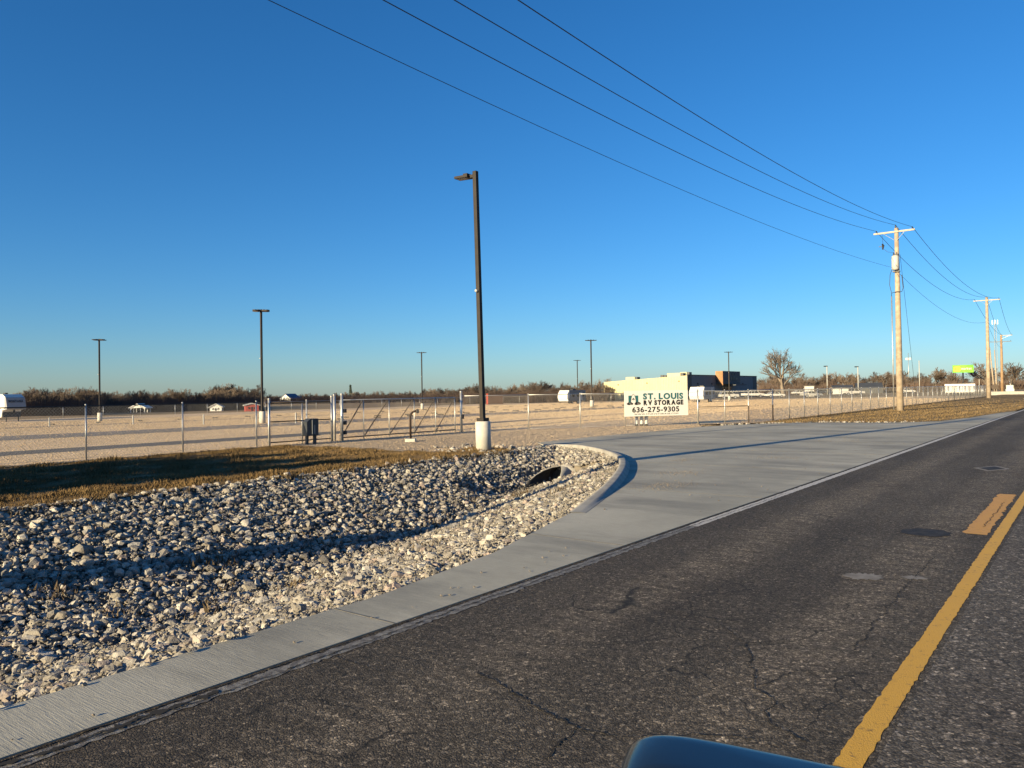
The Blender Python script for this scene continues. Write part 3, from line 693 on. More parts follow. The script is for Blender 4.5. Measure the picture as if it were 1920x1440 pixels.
# sliding gate
gt = thing('sliding_gate', 'chain link sliding gate with five diagonal braces across the driveway', 'gate')
gy_ = [21.1] + [on_line(p, (-25.15, 20), (-25.15, 30)).y for p in (681, 729, 776, 816)] + [28.25]
GX = -25.15
for z, nm in ((0.13, 'bottom_rail'), (1.70, 'top_rail')): rail(nm, (GX, 21.1), (GX, 28.25), z, 0.028, M['galv'] if z > 1 else M['rust'], gt)
for i, y in enumerate(gy_): post('upright', (GX, y), 1.70, 0.024, M['galv'], gt, False)
for a, b in zip(gy_, gy_[1:]):
    m = MB(); m.tube([(GX, a + 0.05, 0.17), (GX, b - 0.05, 1.66)], 0.022, 6); m.build('diagonal_brace', M['rust'], gt)
m = MB(); chain(m, (GX + 0.03, 21.1), (GX + 0.03, 28.25), 0.13, 1.70, 0.10, 0.0032); m.build('chain_mesh', M['wire_mesh'], gt)
for y, h in ((20.98, 1.92), ):
    g1 = thing('gate_post', 'tall galvanised gate post with roller brackets at the gate hinge end', 'post')
    post('post', (GX + 0.22, y), h, 0.055, M['galv'], g1); post('post', (GX - 0.25, y), h - 0.03, 0.055, M['galv'], g1)
    for z in (0.35, 0.75, 1.25):
        m = MB(); m.box((GX + 0.25, y + 0.13, z), (0.09, 0.14, 0.16)); bevel(m.build('roller_bracket', M['black'], g1), 0.015)
g2 = thing('gate_post', 'galvanised latch post at the closing end of the sliding gate', 'post')
post('post', (-25.05, 28.6), 1.95, 0.06, M['galv'], g2)
m = MB(); m.box((-24.97, 28.62, 0.75), (0.08, 0.12, 0.22)); bevel(m.build('latch_box', M['black'], g2), 0.012)
# slanted run carrying the sign
fs_ = thing('chain_link_fence', 'slanted chain link fence behind the storage sign', 'fence')
pp = [FA] + [tuple(on_line(p, FA, FB)) for p in (990, 1087, 1171)] + [FB]
for p in pp[1:]: post('post', p, 1.80 if p is not FB else 1.88, 0.028 if p is not FB else 0.045, M['galv'], fs_)
for a, b in zip(pp, pp[1:]):
    rail('top_rail', a, b, 1.77, 0.021, M['galv'], fs_); rail('tension_wire', a, b, 0.06, 0.004, M['galv'], fs_)
m = MB(); chain(m, FA, FB, 0.05, 1.76, 0.11, 0.0034); m.build('chain_mesh', M['wire_mesh'], fs_)
# long run beside the road
fr = thing('chain_link_fence', 'long chain link fence running along the road verge past the utility pole', 'fence')
RA, RB = (-15.35, 44.5), (-15.3, 152)
run = [FB, tuple(on_line(1358, FB, (-15.6, 42.6))), (-15.7, 42.4)] + [(-15.35, 45.4 + 3.05 * i) for i in range(36)]
for i, p in enumerate(run[1:]):
    post('post', p, 1.85, 0.03, M['galv'], fr)
    if i in (1, 2): 
        m = MB(); m.tube([(p[0], p[1], 0.0), (p[0], p[1], 0.95)], 0.036, 8); m.build('post_sleeve', M['rust'], fr, True)
for a, b in ((run[0], run[2]), (run[2], run[3]), (run[3], run[-1])):
    rail('top_rail', a, b, 1.82, 0.021, M['galv'], fr); rail('tension_wire', a, b, 0.06, 0.005, M['galv'], fr)
rail('brace_rail', run[0], run[2], 0.95, 0.02, M['rust'], fr)
m = MB(); chain(m, run[0], run[2], 0.05, 1.8, 0.11, 0.0034); chain(m, run[2], run[3], 0.05, 1.8, 0.11, 0.0034); chain(m, run[3], (run[-1][0], 75), 0.05, 1.8, 0.13, 0.0036); chain(m, (run[-1][0], 75), run[-1], 0.05, 1.8, 0.2, 0.003)
m.build('chain_mesh', M['wire_mesh'], fr)
for i in range(8): post('post', (-15.25, 111 + 5.15 * i), 1.86, 0.05, M['galv'], fr, False)
# far perimeter
fb = thing('perimeter_fence', 'distant chain link fence along the back of the gravel lot', 'fence')
fe = thing('perimeter_fence', 'distant chain link fence across the far end of the gravel lot', 'fence')
def far_run(par, a, b, n):
    a = Vector(a); b = Vector(b)
    for i in range(n + 1):
        p = a + (b - a) * i / n; post('post', (p.x, p.y), 1.85, 0.045, M['galv'], par, False)
    rail('top_rail', a, b, 1.8, 0.03, M['galv'], par)
    m = MB(); chain(m, a, b, 0.1, 1.8, 0.28, 0.0055); m.build('chain_mesh', M['wire_mesh'], par)
far_run(fb, (-129, 10), (-129, 163), 25); far_run(fe, (-128.5, 164), (-16, 153), 19)

# ------------------------------------------------------------------ sign on the slanted fence
sa = on_line(1169, FA, FB); sb = on_line(1288, FA, FB); sd = (sb - sa).normalized(); sn = Vector((sd.y, -sd.x))
SL = (sb - sa).length; SC = (sa + sb) / 2 + sn * 0.07; SH = 1.36
sg = thing('storage_sign', 'cream storage sign with teal and black lettering wired to the slanted fence', 'sign', (SC.x, SC.y, 0.53), math.atan2(sd.y, sd.x))
m = MB(); m.box((0, 0, SH / 2), (SL, 0.02, SH)); bevel(m.build('board', M['sign'], sg), 0.004, 1)
FR = (math.pi / 2, 0, 0); y_ = -0.0135
k = SL / 1420.0; 
def sx(p): return (p - 945) * k
def sz(p): return SH * (1 - (p - 130) / 620.0)
lettering('ST. LOUIS', 0.43, M['teal'], sg, (sx(1100), y_, sz(338)), FR, 0.020, 0.75, width=915 * k)
lettering('RV STORAGE', 0.335, M['ink'], sg, (sx(1105), y_, sz(478)), FR, 0.021, 0.9, width=905 * k)
lettering('636-275-9305', 0.385, M['ink'], sg, (sx(932), y_, sz(650)), FR, 0.011, 0.8, width=1065 * k)
lettering('WWW.STLRVSTORAGE.COM', 0.115, M['ink'], sg, (sx(940), y_, sz(717)), FR, 0.0, 1.2, width=990 * k)
def flat(name, polys, mat):
    m = MB()
    for p in polys: m.prism(p, 0.0, -0.003, lambda a, b, t: (sx(a), y_ + 0.003 + t, sz(b)))
    return recalc(m.build(name, mat, sg))
arch_o = [(330 + 30, 400)]
pan = []
def archp(s, off):
    return [(430 + s * (14 + off), 215), (430 + s * (38 + off), 255), (430 + s * (54 + off), 320), (430 + s * (62 + off), 410)]
for s in (-1, 1):
    a = archp(s, 3); pan.append([(430 + s * 108, 245)] + [(430 + s * 108, 410)] + list(reversed(a))[:3] + [(430 + s * 42, 245)])
flat('emblem_panel', pan, M['teal'])
arc = []
for s in (-1, 1):
    o_ = [(430, 205)] + archp(s, 0); i_ = [(430, 218)] + archp(s, -9)
    for j in range(4): arc.append([o_[j], o_[j + 1], i_[j + 1], i_[j]])
flat('emblem_arch', arc, M['ink'])
flat('emblem_mark', [[(430, 295), (445, 322), (430, 350), (415, 322)], [(398, 335), (412, 322), (422, 340), (405, 348)], [(462, 335), (448, 322), (438, 340), (455, 348)], [(415, 352), (445, 352), (445, 358), (415, 358)]], M['ink'])
flat('emblem_vehicle', [[(285, 435), (320, 408), (385, 405), (425, 432), (420, 462), (330, 475), (290, 458)], [(455, 440), (480, 405), (545, 400), (590, 425), (585, 462), (500, 475), (458, 465)]], M['ink'])
flat('emblem_vehicle_window', [[(325, 428), (345, 416), (378, 416), (368, 432)], [(490, 430), (505, 415), (540, 415), (530, 435)], [(350, 445), (405, 440), (400, 455), (350, 460)], [(520, 445), (570, 440), (565, 455), (520, 460)]], M['sign'])
# bollards below the sign
for i, dx in enumerate((-0.30, 0.0, 0.28)):
    bx_, by_ = on_line(1209, FA, FB) + sd * dx - sn * 0.45
    b = thing('bollard', ['dark stubby bollard under the sign, end nearest the gate', 'dark stubby bollard under the sign, middle of three', 'dark stubby bollard under the sign, end nearest the road'][i], 'bollard', (bx_, by_, 0), 0, 'three bollards under the sign')
    m = MB(); m.tube([(0, 0, -0.05), (0, 0, 0.52), (0, 0, 0.58)], [0.085, 0.085, 0.05], 12); m.build('pipe', M['charcoal'], b, True)
    m = MB(); m.tube([(0, 0, 0.1), (0, 0, 0.46)], 0.088, 12, False); o = m.build('reflective_sleeve', M['white'], b, True)
    o.data.polygons.foreach_set('material_index', [0] * len(o.data.polygons))

# ------------------------------------------------------------------ gate operator and card reader
gb = thing('gate_operator', 'charcoal gate operator cabinet on two legs beside the chain link panel', 'cabinet', (*on_line(581, (-24.62, 15), (-24.62, 25)), 0), rad(-8))
m = MB(); m.prism([(-0.25, 0.36), (0.25, 0.36), (0.25, 1.0), (-0.10, 1.0), (-0.25, 0.88)], -0.18, 0.18, lambda a, b, t: (t, a, b)); recalc(m.build('cabinet', M['charcoal'], gb))
for y in (-0.16, 0.18):
    m = MB(); m.box((0, y, 0.18), (0.12, 0.09, 0.42)); m.build('leg', M['charcoal'], gb)
m = MB(); m.box((0, 0.02, 0.345), (0.42, 0.6, 0.025)); m.build('base_plate', M['black'], gb)
m = MB(); m.box((0.187, -0.02, 0.68), (0.012, 0.022, 0.56)); m.build('trim_strip', M['tin'], gb)
m = MB(); m.box((0.187, 0.08, 0.58), (0.012, 0.018, 0.36)); m.build('trim_strip', M['tin'], gb)
cr = thing('card_reader', 'dark gooseneck keypad post on a small concrete block in the driveway', 'keypad', (-21.94, 21.96, 0), YAW)
m = MB(); m.box((0, 0, 0.04), (0.40, 0.40, 0.16)); bevel(m.build('footing', M['ped'], cr), 0.015)
m = MB(); m.tube([(0, 0, 0.1), (0, 0, 0.98), (0.02, 0, 1.09), (0.08, 0, 1.17), (0.17, 0, 1.21), (0.26, 0, 1.22)], 0.042, 10); m.build('gooseneck', M['gooseneck'], cr, True)
m = MB(); m.box((0.29, 0, 1.21), (0.10, 0.13, 0.17)); bevel(m.build('keypad_box', M['black'], cr), 0.015)

# ------------------------------------------------------------------ lamp posts
def lamp_post(label, loc, heads, group=None, rz=0.0, ph=0.97, H=9.25, pr=0.25):
    t = thing('lamp_post', label, 'lamp post', loc, rz, group)
    m = MB(); m.tube([(0, 0, -0.1), (0, 0, ph - 0.03), (0, 0, ph)], [pr, pr, pr - 0.03], 28); m.build('pedestal', M['ped'], t, True)
    o = t.children[0]
    for p in o.data.polygons:
        if abs(p.normal.z) > 0.6: p.use_smooth = False
    m = MB(); m.box((0, 0, ph + 0.055), (0.30, 0.30, 0.11)); bevel(m.build('base_cover', M['bronze'], t), 0.012)
    m = MB(); m.box((0, 0, (ph + H) / 2 + 0.05), (0.145, 0.145, H - ph - 0.1)); bevel(m.build('pole', M['bronze'], t), 0.012, 2)
    m = MB(); m.tube([(0, -0.08, ph + 4.3), (0, -0.17, ph + 4.3)], 0.045, 8); m.build('sensor', M['tin'], t, True)
    for a in heads:
        ca, sa_ = math.cos(a), math.sin(a)
        fr_ = lambda u, v, z: (u * ca - v * sa_, u * sa_ + v * ca, z)
        def bx(name, u0, u1, w0, w1, z0, z1, mat, tilt=0.06, par=t):
            m = MB(); vs = []
            for z in (z0, z1):
                for u, wd in ((u0, w0), (u1, w1)):
                    for s in (-1, 1): vs.append(fr_(u, s * wd / 2, z + u * tilt))
            m.add(vs, [(0, 1, 3, 2), (4, 6, 7, 5), (0, 4, 5, 1), (2, 3, 7, 6), (0, 2, 6, 4), (1, 5, 7, 3)]); return recalc(m.build(name, mat, par))
        bx('arm', 0.06, 0.26, 0.09, 0.09, H - 0.20, H - 0.10, M['bronze'])
        hd = bx('lamp_head', 0.22, 0.78, 0.36, 0.33, H - 0.19, H - 0.115, M['bronze'])
        bx('driver_box', 0.24, 0.42, 0.30, 0.28, H - 0.113, H - 0.06, M['bronze'], 0.06, hd)
        bx('lens', 0.34, 0.73, 0.26, 0.24, H - 0.198, H - 0.192, M['lens'], 0.06, hd)
    return t
lamp_post('dark square lamp post on a round concrete pedestal beside the rock ditch', (-16.15, 19.53, 0), [rad(182)], None, 0)
bpy.context.view_layer.update()
t0 = S.objects['lamp_post']; t0.rotation_euler = (0.006, -0.014, 0)
HD = [rad(37), rad(217)]
L4 = [rad(10), rad(100), rad(190), rad(280)]
lamp_post('lamp post in the lot behind the sliding gate panel, with a four-way head', (-54.0, 37.2, zf(-54)), L4, 'lamp posts in the gravel lot')
lamp_post('lamp post in the lot nearest the parked fifth-wheel camper', (-89.0, 40.3, zf(-89)), L4, 'lamp posts in the gravel lot')
lamp_post('lamp post far across the lot, seen just left of the near lamp post', (-86.5, 89.3, zf(-87)), HD, 'lamp posts in the gravel lot')
lamp_post('taller looking lamp post near the end of the cream building', (-55.0, 89.8, zf(-55)), HD, 'lamp posts in the gravel lot')
lamp_post('small distant lamp post beside the parked travel trailer', (-88.5, 138.8, zf(-88)), HD, 'lamp posts in the gravel lot')
lamp_post('lamp post standing before the slate entrance front of the building', (-55.2, 139.3, zf(-55)), HD, 'lamp posts in the gravel lot')

# ------------------------------------------------------------------ wheel stops and stakes
m = MB(); m.prism([(-0.08, 0), (0.08, 0), (0.05, 0.11), (-0.05, 0.11)], -0.42, 0.42, lambda a, b, t: (t, a, b)); ws = recalc(m.build('wheel_stop', M['matte'])); bpy.data.objects.remove(ws)  # one near-black tone over the whole stop
wsm = bpy.data.meshes['wheel_stop']
for X, Y0, Y1, l_ in ((-53.6, 45, 110, 'dark rubber wheel stop in the parking row nearest the gate'), (-59.0, 50, 150, 'dark rubber wheel stop in the second parking row of the lot'), (-80.5, 32, 150, 'dark rubber wheel stop in the far parking row of the lot')):
    y = Y0
    while y < Y1:
        o = bpy.data.objects.new('wheel_stop', wsm); COL.objects.link(o); o.location = (X + random.uniform(-.1, .1), y, zf(X) + 0.004); o.rotation_euler = (0, 0, random.uniform(-0.03, 0.03))
        tag(o, l_, 'wheel stop', l_.replace('dark rubber wheel stop', 'wheel stops')); y += 4.3
for (px, D, l_) in ((92, 68, 'white marker stake standing near the parked fifth-wheel camper'), (249, 69, 'white marker stake in front of the small white canopy'), (381, 63, 'white marker stake in the lot left of the gate'), (554, 60, 'white marker stake seen behind the gate operator cabinet')):
    x, y = W(px, D); m = MB(); m.box((0, 0, 0.38), (0.08, 0.08, 0.84)); m.box((0, 0, 0.81), (0.055, 0.055, 0.03)); o = m.build('marker_stake', M['tin']); o.location = (x, y, zf(x)); tag(o, l_, 'stake', 'white marker stakes')

# ------------------------------------------------------------------ utility poles and lines
def utility_pole(label, loc, H, r, arms, mat='wood_pole', extra=None, lean=(0, 0)):
    t = thing('utility_pole', label, 'utility pole', loc)
    m = MB(); m.tube([(0, 0, -0.3), (lean[0] * .5, lean[1] * .5, H * 0.5), (lean[0], lean[1], H)], [r * 1.15, r * 0.9, r * 0.66], 14); m.build('pole', M[mat], t, True)
    for z, a, b, am in arms:
        m = MB(); m.box(((a + b) / 2, -0.16, z), (b - a, 0.10, 0.13)); ar = m.build('crossarm', M[am], t)
        for x in (a + 0.2, b - 0.16):
            m = MB(); m.tube([(x, -0.16, z + 0.06), (x, -0.16, z + 0.14), (x, -0.16, z + 0.17), (x, -0.16, z + 0.24)], [0.02, 0.03, 0.065, 0.035], 8); m.build('insulator', M['charcoal'], ar, True)
        if b - a > 2:
            for s in (-1, 1):
                m = MB(); m.tube([(lean[0], -0.16, z - 0.75), ((a + b) / 2 + s * 0.75, -0.18, z - 0.06)], 0.018, 5); m.build('arm_brace', M['galv'], t)
    return t
U3 = W(1879, 176); P1 = (-12.44, 66.34); P2 = (-12.9, 132.0); P3 = (-13.4, 215); P0 = (-12.85, 1.5)
u1 = utility_pole('tall wooden utility pole with transformer beside the roadside fence', (*P1, 0), 14.35, 0.23, [(14.05, -1.62, 1.32, 'wood_arm')])
m = MB(); m.tube([(-0.05, 0, 14.3), (-0.05, 0, 14.5), (-0.05, 0, 14.62)], [0.03, 0.06, 0.03], 8); m.build('pin_insulator', M['charcoal'], u1, True)
m = MB(); m.tube([(-0.04, -0.46, 11.0), (-0.04, -0.46, 11.1), (-0.04, -0.46, 12.05), (-0.04, -0.46, 12.15)], [0.2, 0.27, 0.27, 0.16], 16); tr_ = m.build('transformer', M['tin'], u1, True)
for x in (-0.15, 0.08):
    m = MB(); m.tube([(x, -0.46, 12.1), (x, -0.46, 12.2), (x, -0.46, 12.4)], [0.03, 0.055, 0.025], 8); m.build('bushing', M['charcoal'], tr_, True)
m = MB(); m.box((-0.02, -0.2, 10.92), (0.5, 0.3, 0.10)); m.build('transformer_bracket', M['black'], u1)
m = MB(); m.tube([(-1.0, -0.2, 13.2), (-0.92, -0.25, 13.05), (-0.98, -0.2, 12.75)], [0.05, 0.09, 0.05], 6); m.tube([(-1.25, -0.2, 13.0), (-0.85, -0.2, 13.05)], 0.03, 5); m.build('fuse_cutout', M['black'], u1)
m = MB(); m.tube([(-0.42, -0.12, 0.0), (-0.42, -0.12, 9.0)], 0.045, 8); m.build('conduit', M['galv'], u1, True)
m = MB(); m.tube([(-0.42, -0.12, 9.0), (-0.40, -0.2, 9.25), (0.0, -0.3, 9.32), (0.33, -0.2, 9.3), (0.42, -0.15, 9.6), (0.35, -0.2, 10.6)], 0.025, 6); m.tube([(-0.40, -0.2, 9.25), (-0.52, -0.25, 9.9), (-0.45, -0.35, 10.7), (-0.25, -0.46, 11.15)], 0.02, 6); m.build('service_loop', M['cable'], u1)
m = MB(); m.tube([(-0.9, -0.2, 12.8), (-0.6, -0.3, 12.5), (-0.15, -0.46, 12.4)], 0.012, 5); m.tube([(-1.0, -0.2, 13.9), (-0.95, -0.2, 13.2)], 0.012, 5); m.build('drop_lead', M['cable'], u1)
u2 = utility_pole('tall wooden utility pole at the far end of the roadside fence', (*P2, 0), 14.8, 0.26, [(14.35, -1.7, 1.7, 'wood_arm')])
u3 = utility_pole('brown utility pole with two crossarms, beyond the far end of the fence', (U3[0], U3[1], 0), 13.4, 0.30, [(13.2, -0.2, 2.2, 'wood_arm'), (11.8, -2.2, 2.0, 'charcoal')], 'brown_pole')
u4 = utility_pole('thin leaning utility pole behind the far wooden pole', (*W(1864, 215), 0), 12.5, 0.2, [], lean=(-0.9, 0))
u5 = utility_pole('thin pale pole between the far wooden pole and the brown pole', (*W(1869, 222), 0), 12.0, 0.18, [], lean=(-0.4, 0))
u0 = utility_pole('wooden utility pole beside the ditch, out of the frame', (*P0, 0), 11.2, 0.24, [(10.9, -0.6, 3.4, 'wood_arm')])
def span(mb, a, b, sag, r, n=26):
    a = Vector(a); b = Vector(b); pts = []
    for i in range(n + 1):
        t = i / n; p = a + (b - a) * t; p.z -= 4 * sag * t * (1 - t); pts.append(p)
    mb.tube(pts, r, 5)
lines = [('power_line', 'dark overhead power line on the crossarm end farthest from the road', (-12.75, 1.5, 11.0), (-13.86, 66.18, 14.27), (P2[0] - 1.5, P2[1] - 0.16, 14.57), (U3[0] - 0.05, U3[1], 13.42), 1.0, 0.013),
         ('power_line', 'dark overhead power line on top of the poles, middle of three', (-11.5, 1.5, 11.0), (-12.49, 66.34, 14.6), (P2[0], P2[1], 14.85), (U3[0], U3[1], 13.5), 1.1, 0.013),
         ('power_line', 'dark overhead power line on the crossarm end nearest the road', (-9.5, 1.5, 10.25), (-11.28, 66.18, 14.27), (P2[0] + 1.54, P2[1] - 0.16, 14.57), (U3[0] + 2.0, U3[1], 13.42), 1.0, 0.013),
         ('neutral_line', 'thin overhead cable strung below the three power lines', (-13.6, 1.5, 10.3), (-12.65, 66.2, 11.22), (P2[0], P2[1] - 0.2, 11.2), (U3[0], U3[1], 10.5), 0.75, 0.009)]
for nm, l_, a, b, c, d, sg_, r_ in lines:
    m = MB(); span(m, a, b, sg_, r_); span(m, b, c, 1.6, r_ * 1.4); span(m, c, d, 0.9, r_ * 1.8); tag(m.build(nm, M['cable']), l_, 'cable')
m = MB(); m.tube([(P1[0] + 0.2, P1[1] + 0.1, 12.3), (P1[0] + 0.1, P1[1] + 6.5, 0.0)], 0.012, 5); tag(m.build('guy_wire', M['cable']), 'thin guy wire slanting down from the transformer pole', 'cable')

# ------------------------------------------------------------------ vehicles
def wheel(par, x, y, z, r, wd, axis='x'):
    m = MB(); m.tube([(x - wd / 2, y, z), (x - wd * 0.42, y, z), (x + wd * 0.42, y, z), (x + wd / 2, y, z)], [r * 0.9, r, r, r * 0.9], 18); w_ = m.build('wheel', M['tyre'], par, True)
    m = MB(); m.tube([(x - wd * 0.53, y, z), (x + wd * 0.53, y, z)], r * 0.62, 14); m.build('rim', M['rim'], w_)
def car(label, loc, rz, kind, paint_, group='parked cars beyond the lot'):
    t = thing({'suv': 'parked_car', 'sedan': 'parked_car', 'pickup': 'pickup_truck', 'coupe': 'parked_car'}[kind], label, {'pickup': 'pickup truck'}.get(kind, 'car'), loc, rz, group)
    P = {'suv': (4.7, 1.85, [(-2.35, .45), (-2.3, .95), (-2.2, 1.1), (-1.0, 1.15), (2.3, 1.1), (2.36, .5)], [(-1.15, 1.12), (-0.55, 1.66), (1.7, 1.70), (2.2, 1.12)], 0.36),
         'sedan': (4.7, 1.8, [(-2.35, .4), (-2.3, .8), (-1.1, .93), (1.5, .98), (2.3, .92), (2.36, .45)], [(-1.1, .94), (-0.4, 1.40), (0.8, 1.43), (1.6, .98)], 0.33),
         'coupe': (4.6, 1.8, [(-2.3, .38), (-2.25, .75), (-1.0, .9), (1.2, .97), (2.25, 1.0), (2.32, .45)], [(-1.0, .9), (-0.2, 1.34), (0.7, 1.36), (1.7, 1.0)], 0.34),
         'pickup': (5.8, 2.0, [(-2.9, .5), (-2.85, 1.05), (-1.6, 1.18), (2.85, 1.18), (2.9, .6)], [(-1.55, 1.17), (-0.85, 1.82), (0.55, 1.84), (0.75, 1.17)], 0.40)}[kind]
    L, Wd, body, cab, wr = P
    m = MB(); m.prism(body, -Wd / 2, Wd / 2, lambda a, b, t_: (t_, a, b)); bevel(m.build('body', M[paint_], t), 0.07, 2)
    m = MB(); m.prism(cab, -Wd / 2 * 0.82, Wd / 2 * 0.82, lambda a, b, t_: (t_, a, b)); recalc(m.build('window', M['glass'], t))
    m = MB(); zr = cab[1][1]; m.box((0, (cab[1][0] + cab[2][0]) / 2, zr + 0.012), (Wd * 0.80, cab[2][0] - cab[1][0] + 0.15, 0.05)); bevel(m.build('roof', M[paint_], t), 0.02)
    for s in (-1, 1):
        for y0, y1, z0, z1 in ((cab[0][0], cab[1][0], cab[0][1], cab[1][1]), (cab[2][0], cab[3][0], cab[2][1], cab[3][1]), ((cab[1][0] + cab[2][0]) / 2, (cab[1][0] + cab[2][0]) / 2, cab[0][1], cab[1][1])):
            m = MB(); m.tube([(s * Wd * 0.413, y0, z0), (s * Wd * 0.41, y1, z1)], 0.05, 5); m.build('pillar', M[paint_], t)
        for y in (-L * 0.29, L * 0.29): wheel(t, s * (Wd / 2 - 0.10), y, wr, wr, 0.24)
        m = MB(); m.box((s * Wd * 0.36, -L / 2 + 0.02, body[1][1] - 0.12), (0.3, 0.08, 0.14)); m.build('headlight', M['tin'], t)
    if kind == 'pickup':
        m = MB(); m.box((0, 1.85, 1.12), (1.6, 1.9, 0.14)); m.build('cargo_bed', M['black'], t)
    return t
def park(px, D, *a, rz=0.0, **kw):
    x, y = W(px, D); return (x, y, zf(x))
side = YAW + math.pi / 2
for label, px, D, kind, pt, da, grp in (
    ('silver SUV parked in front of the slate building entrance', 1366, 188, 'suv', 'silver', 0.0, 'parked cars beyond the lot'),
    ('white pickup truck parked just behind the silver SUV', 1411, 205, 'pickup', 'white', 0.1, 'parked cars beyond the lot'),
    ('white sedan parked left of the big bare tree trunk', 1452, 190, 'sedan', 'white', 0.05, 'parked cars beyond the lot'),
    ('silver coupe parked alone in front of the white kiosk', 1521, 172, 'coupe', 'silver', 0.0, 'parked cars beyond the lot'),
    ('white pickup truck parked by the low white house', 1598, 200, 'pickup', 'white', 0.1, 'parked cars beyond the lot'),
    ('white car parked far behind the white kiosk', 1498, 250, 'sedan', 'white', 0.1, 'parked cars beyond the lot'),
    ('dark car parked far behind the silver coupe', 1545, 240, 'suv', 'graphite', 0.0, 'parked cars beyond the lot'),
    ('white car parked behind the roadside fence near the utility pole', 1700, 230, 'sedan', 'white', 0.0, 'parked cars beyond the lot')):
    x, y = W(px, D); car(label, (x, y, zf(x) + (0.0 if D < 240 else 0.2)), YAW + math.pi / 2 + da + math.pi * 0 , kind, pt, grp)
def trailer(label, loc, rz, L, Wd, H, side_m, front_m, cat='camper', name='travel_trailer', fifth=False, text=None):
    t = thing(name, label, cat, loc, rz)
    m = MB()
    if fifth: pr = [(-L / 2, 1.75), (-L / 2 + 0.15, 1.55), (-L / 2 + 0.9, 1.45), (-L / 2 + 1.1, 0.55), (L / 2, 0.6), (L / 2, H - 0.1), (L / 2 - 0.1, H), (-L / 2 + 0.9, H - 0.05), (-L / 2 + 0.25, H - 0.5)]
    else: pr = [(-L / 2 + 0.35, 0.55), (L / 2 - 0.1, 0.55), (L / 2, 0.7), (L / 2, H - 0.1), (L / 2 - 0.1, H), (-L / 2 + 0.7, H), (-L / 2 + 0.1, H - 0.7), (-L / 2, 1.2)]
    m.prism(pr, -Wd / 2, Wd / 2, lambda a, b, t_: (t_, a, b)); bevel(m.build('body', M[side_m], t), 0.06, 2)
    if fifth:
        fc = [(-L / 2 - 0.02, 1.75), (-L / 2 + 0.12, 1.53), (-L / 2 + 0.5, 1.53), (-L / 2 + 0.5, H - 0.4), (-L / 2 + 0.23, H - 0.48)]
    else: fc = [(-L / 2 + 0.33, 0.53), (-L / 2 + 0.6, 0.53), (-L / 2 + 0.9, H + 0.01), (-L / 2 + 0.68, H + 0.02), (-L / 2 + 0.08, H - 0.7), (-L / 2 - 0.02, 1.2)]
    m = MB(); m.prism(fc, -Wd / 2 - 0.015, Wd / 2 + 0.015, lambda a, b, t_: (t_, a, b)); cap_ = bevel(m.build('front_cap', M[front_m], t), 0.03, 2)
    for s in (-1, 1):
        for y, wd, zz, hh in ((-L * 0.18, 0.9, H * 0.62, 0.6), (L * 0.12, 1.2, H * 0.62, 0.6), (L * 0.36, 0.6, H * 0.62, 0.5)):
            m = MB(); m.box((s * (Wd / 2 + 0.008), y, zz), (0.03, wd, hh)); bevel(m.build('window', M['glass'], t), 0.008, 1)
        m = MB(); m.box((s * (Wd / 2 + 0.008), L * 0.25, 1.55), (0.035, 0.68, 1.75)); m.build('door', M['tin'], t)
        m = MB(); m.box((s * (Wd / 2 + 0.006), 0.0, 0.95), (0.025, L * 0.86 if not fifth else L * 0.7, 0.22)); m.build('stripe', M['graphite'], t)
        for y in (L * 0.08, L * 0.08 + 0.85): wheel(t, s * (Wd / 2 - 0.14), y + (0.8 if fifth else 0), 0.36, 0.36, 0.22)
    m = MB(); m.box((0, L * 0.05, H + 0.13), (0.75, 1.0, 0.26)); bevel(m.build('roof_air_conditioner', M['black'], t), 0.04)
    m = MB(); m.box((0, -L * 0.30, H + 0.06), (0.4, 0.4, 0.16)); bevel(m.build('roof_vent', M['black'], t), 0.03)
    if fifth:
        m = MB(); m.box((0, -L / 2 + 1.0, 1.0), (Wd - 0.1, 0.12, 0.86)); m.build('front_compartment', M['slate_dark'], t)
        for s in (-1, 1):
            m = MB(); m.box((s * 0.8, -L / 2 + 0.85, 0.33), (0.1, 0.1, 0.7)); m.build('landing_leg', M['black'], t)
        m = MB(); m.tube([(0, -L / 2 + 0.5, 1.55), (0, -L / 2 + 0.5, 1.1)], 0.12, 8); m.build('kingpin', M['black'], t)
    else:
        m = MB(); m.tube([(-0.6, -L / 2 + 0.5, 0.5), (0, -L / 2 - 0.9, 0.5), (0.6, -L / 2 + 0.5, 0.5)], 0.05, 6); m.tube([(0, -L / 2 - 0.8, 0.5), (0, -L / 2 - 0.8, 0.0)], 0.04, 6); m.build('hitch', M['black'], t)
    if text:
        lettering(text, 0.42, M['ink'], cap_, (0, -L / 2 - 0.03 + 0.10, H - 1.10), (rad(80), 0, 0), 0.014, 1.3, width=1.95)
    return t
x, y = W(31, 98)
trailer('cream and grey fifth-wheel camper with a lettered front cap, parked in the lot', (x - 5.25 * 0.966, y - 5.25 * 0.259, zf(x)), rad(105), 10.5, 2.5, 3.55, 'white', 'grey_rv', 'camper', 'fifth_wheel_camper', True, 'MONTANA')
x, y = W(1072, 158)
trailer('white travel trailer with a dark front parked at the far end of the lot', (x, y, zf(x)), rad(-4), 6.4, 2.4, 2.75, 'graphite', 'white')
x, y = W(1316, 130)
trailer('black and white cargo trailer camper parked before the building', (x, y, zf(x)), rad(3), 5.6, 2.4, 2.6, 'grey_rv', 'white')
x, y = W(1800, 158); bt_ = thing('box_trailer', 'plain white box trailer parked behind the far end of the roadside fence', 'trailer', (x, y, 0), rad(4))
m = MB(); m.box((0, 0, 1.35), (5.4, 2.3, 1.75)); bevel(m.build('body', M['white'], bt_), 0.05)
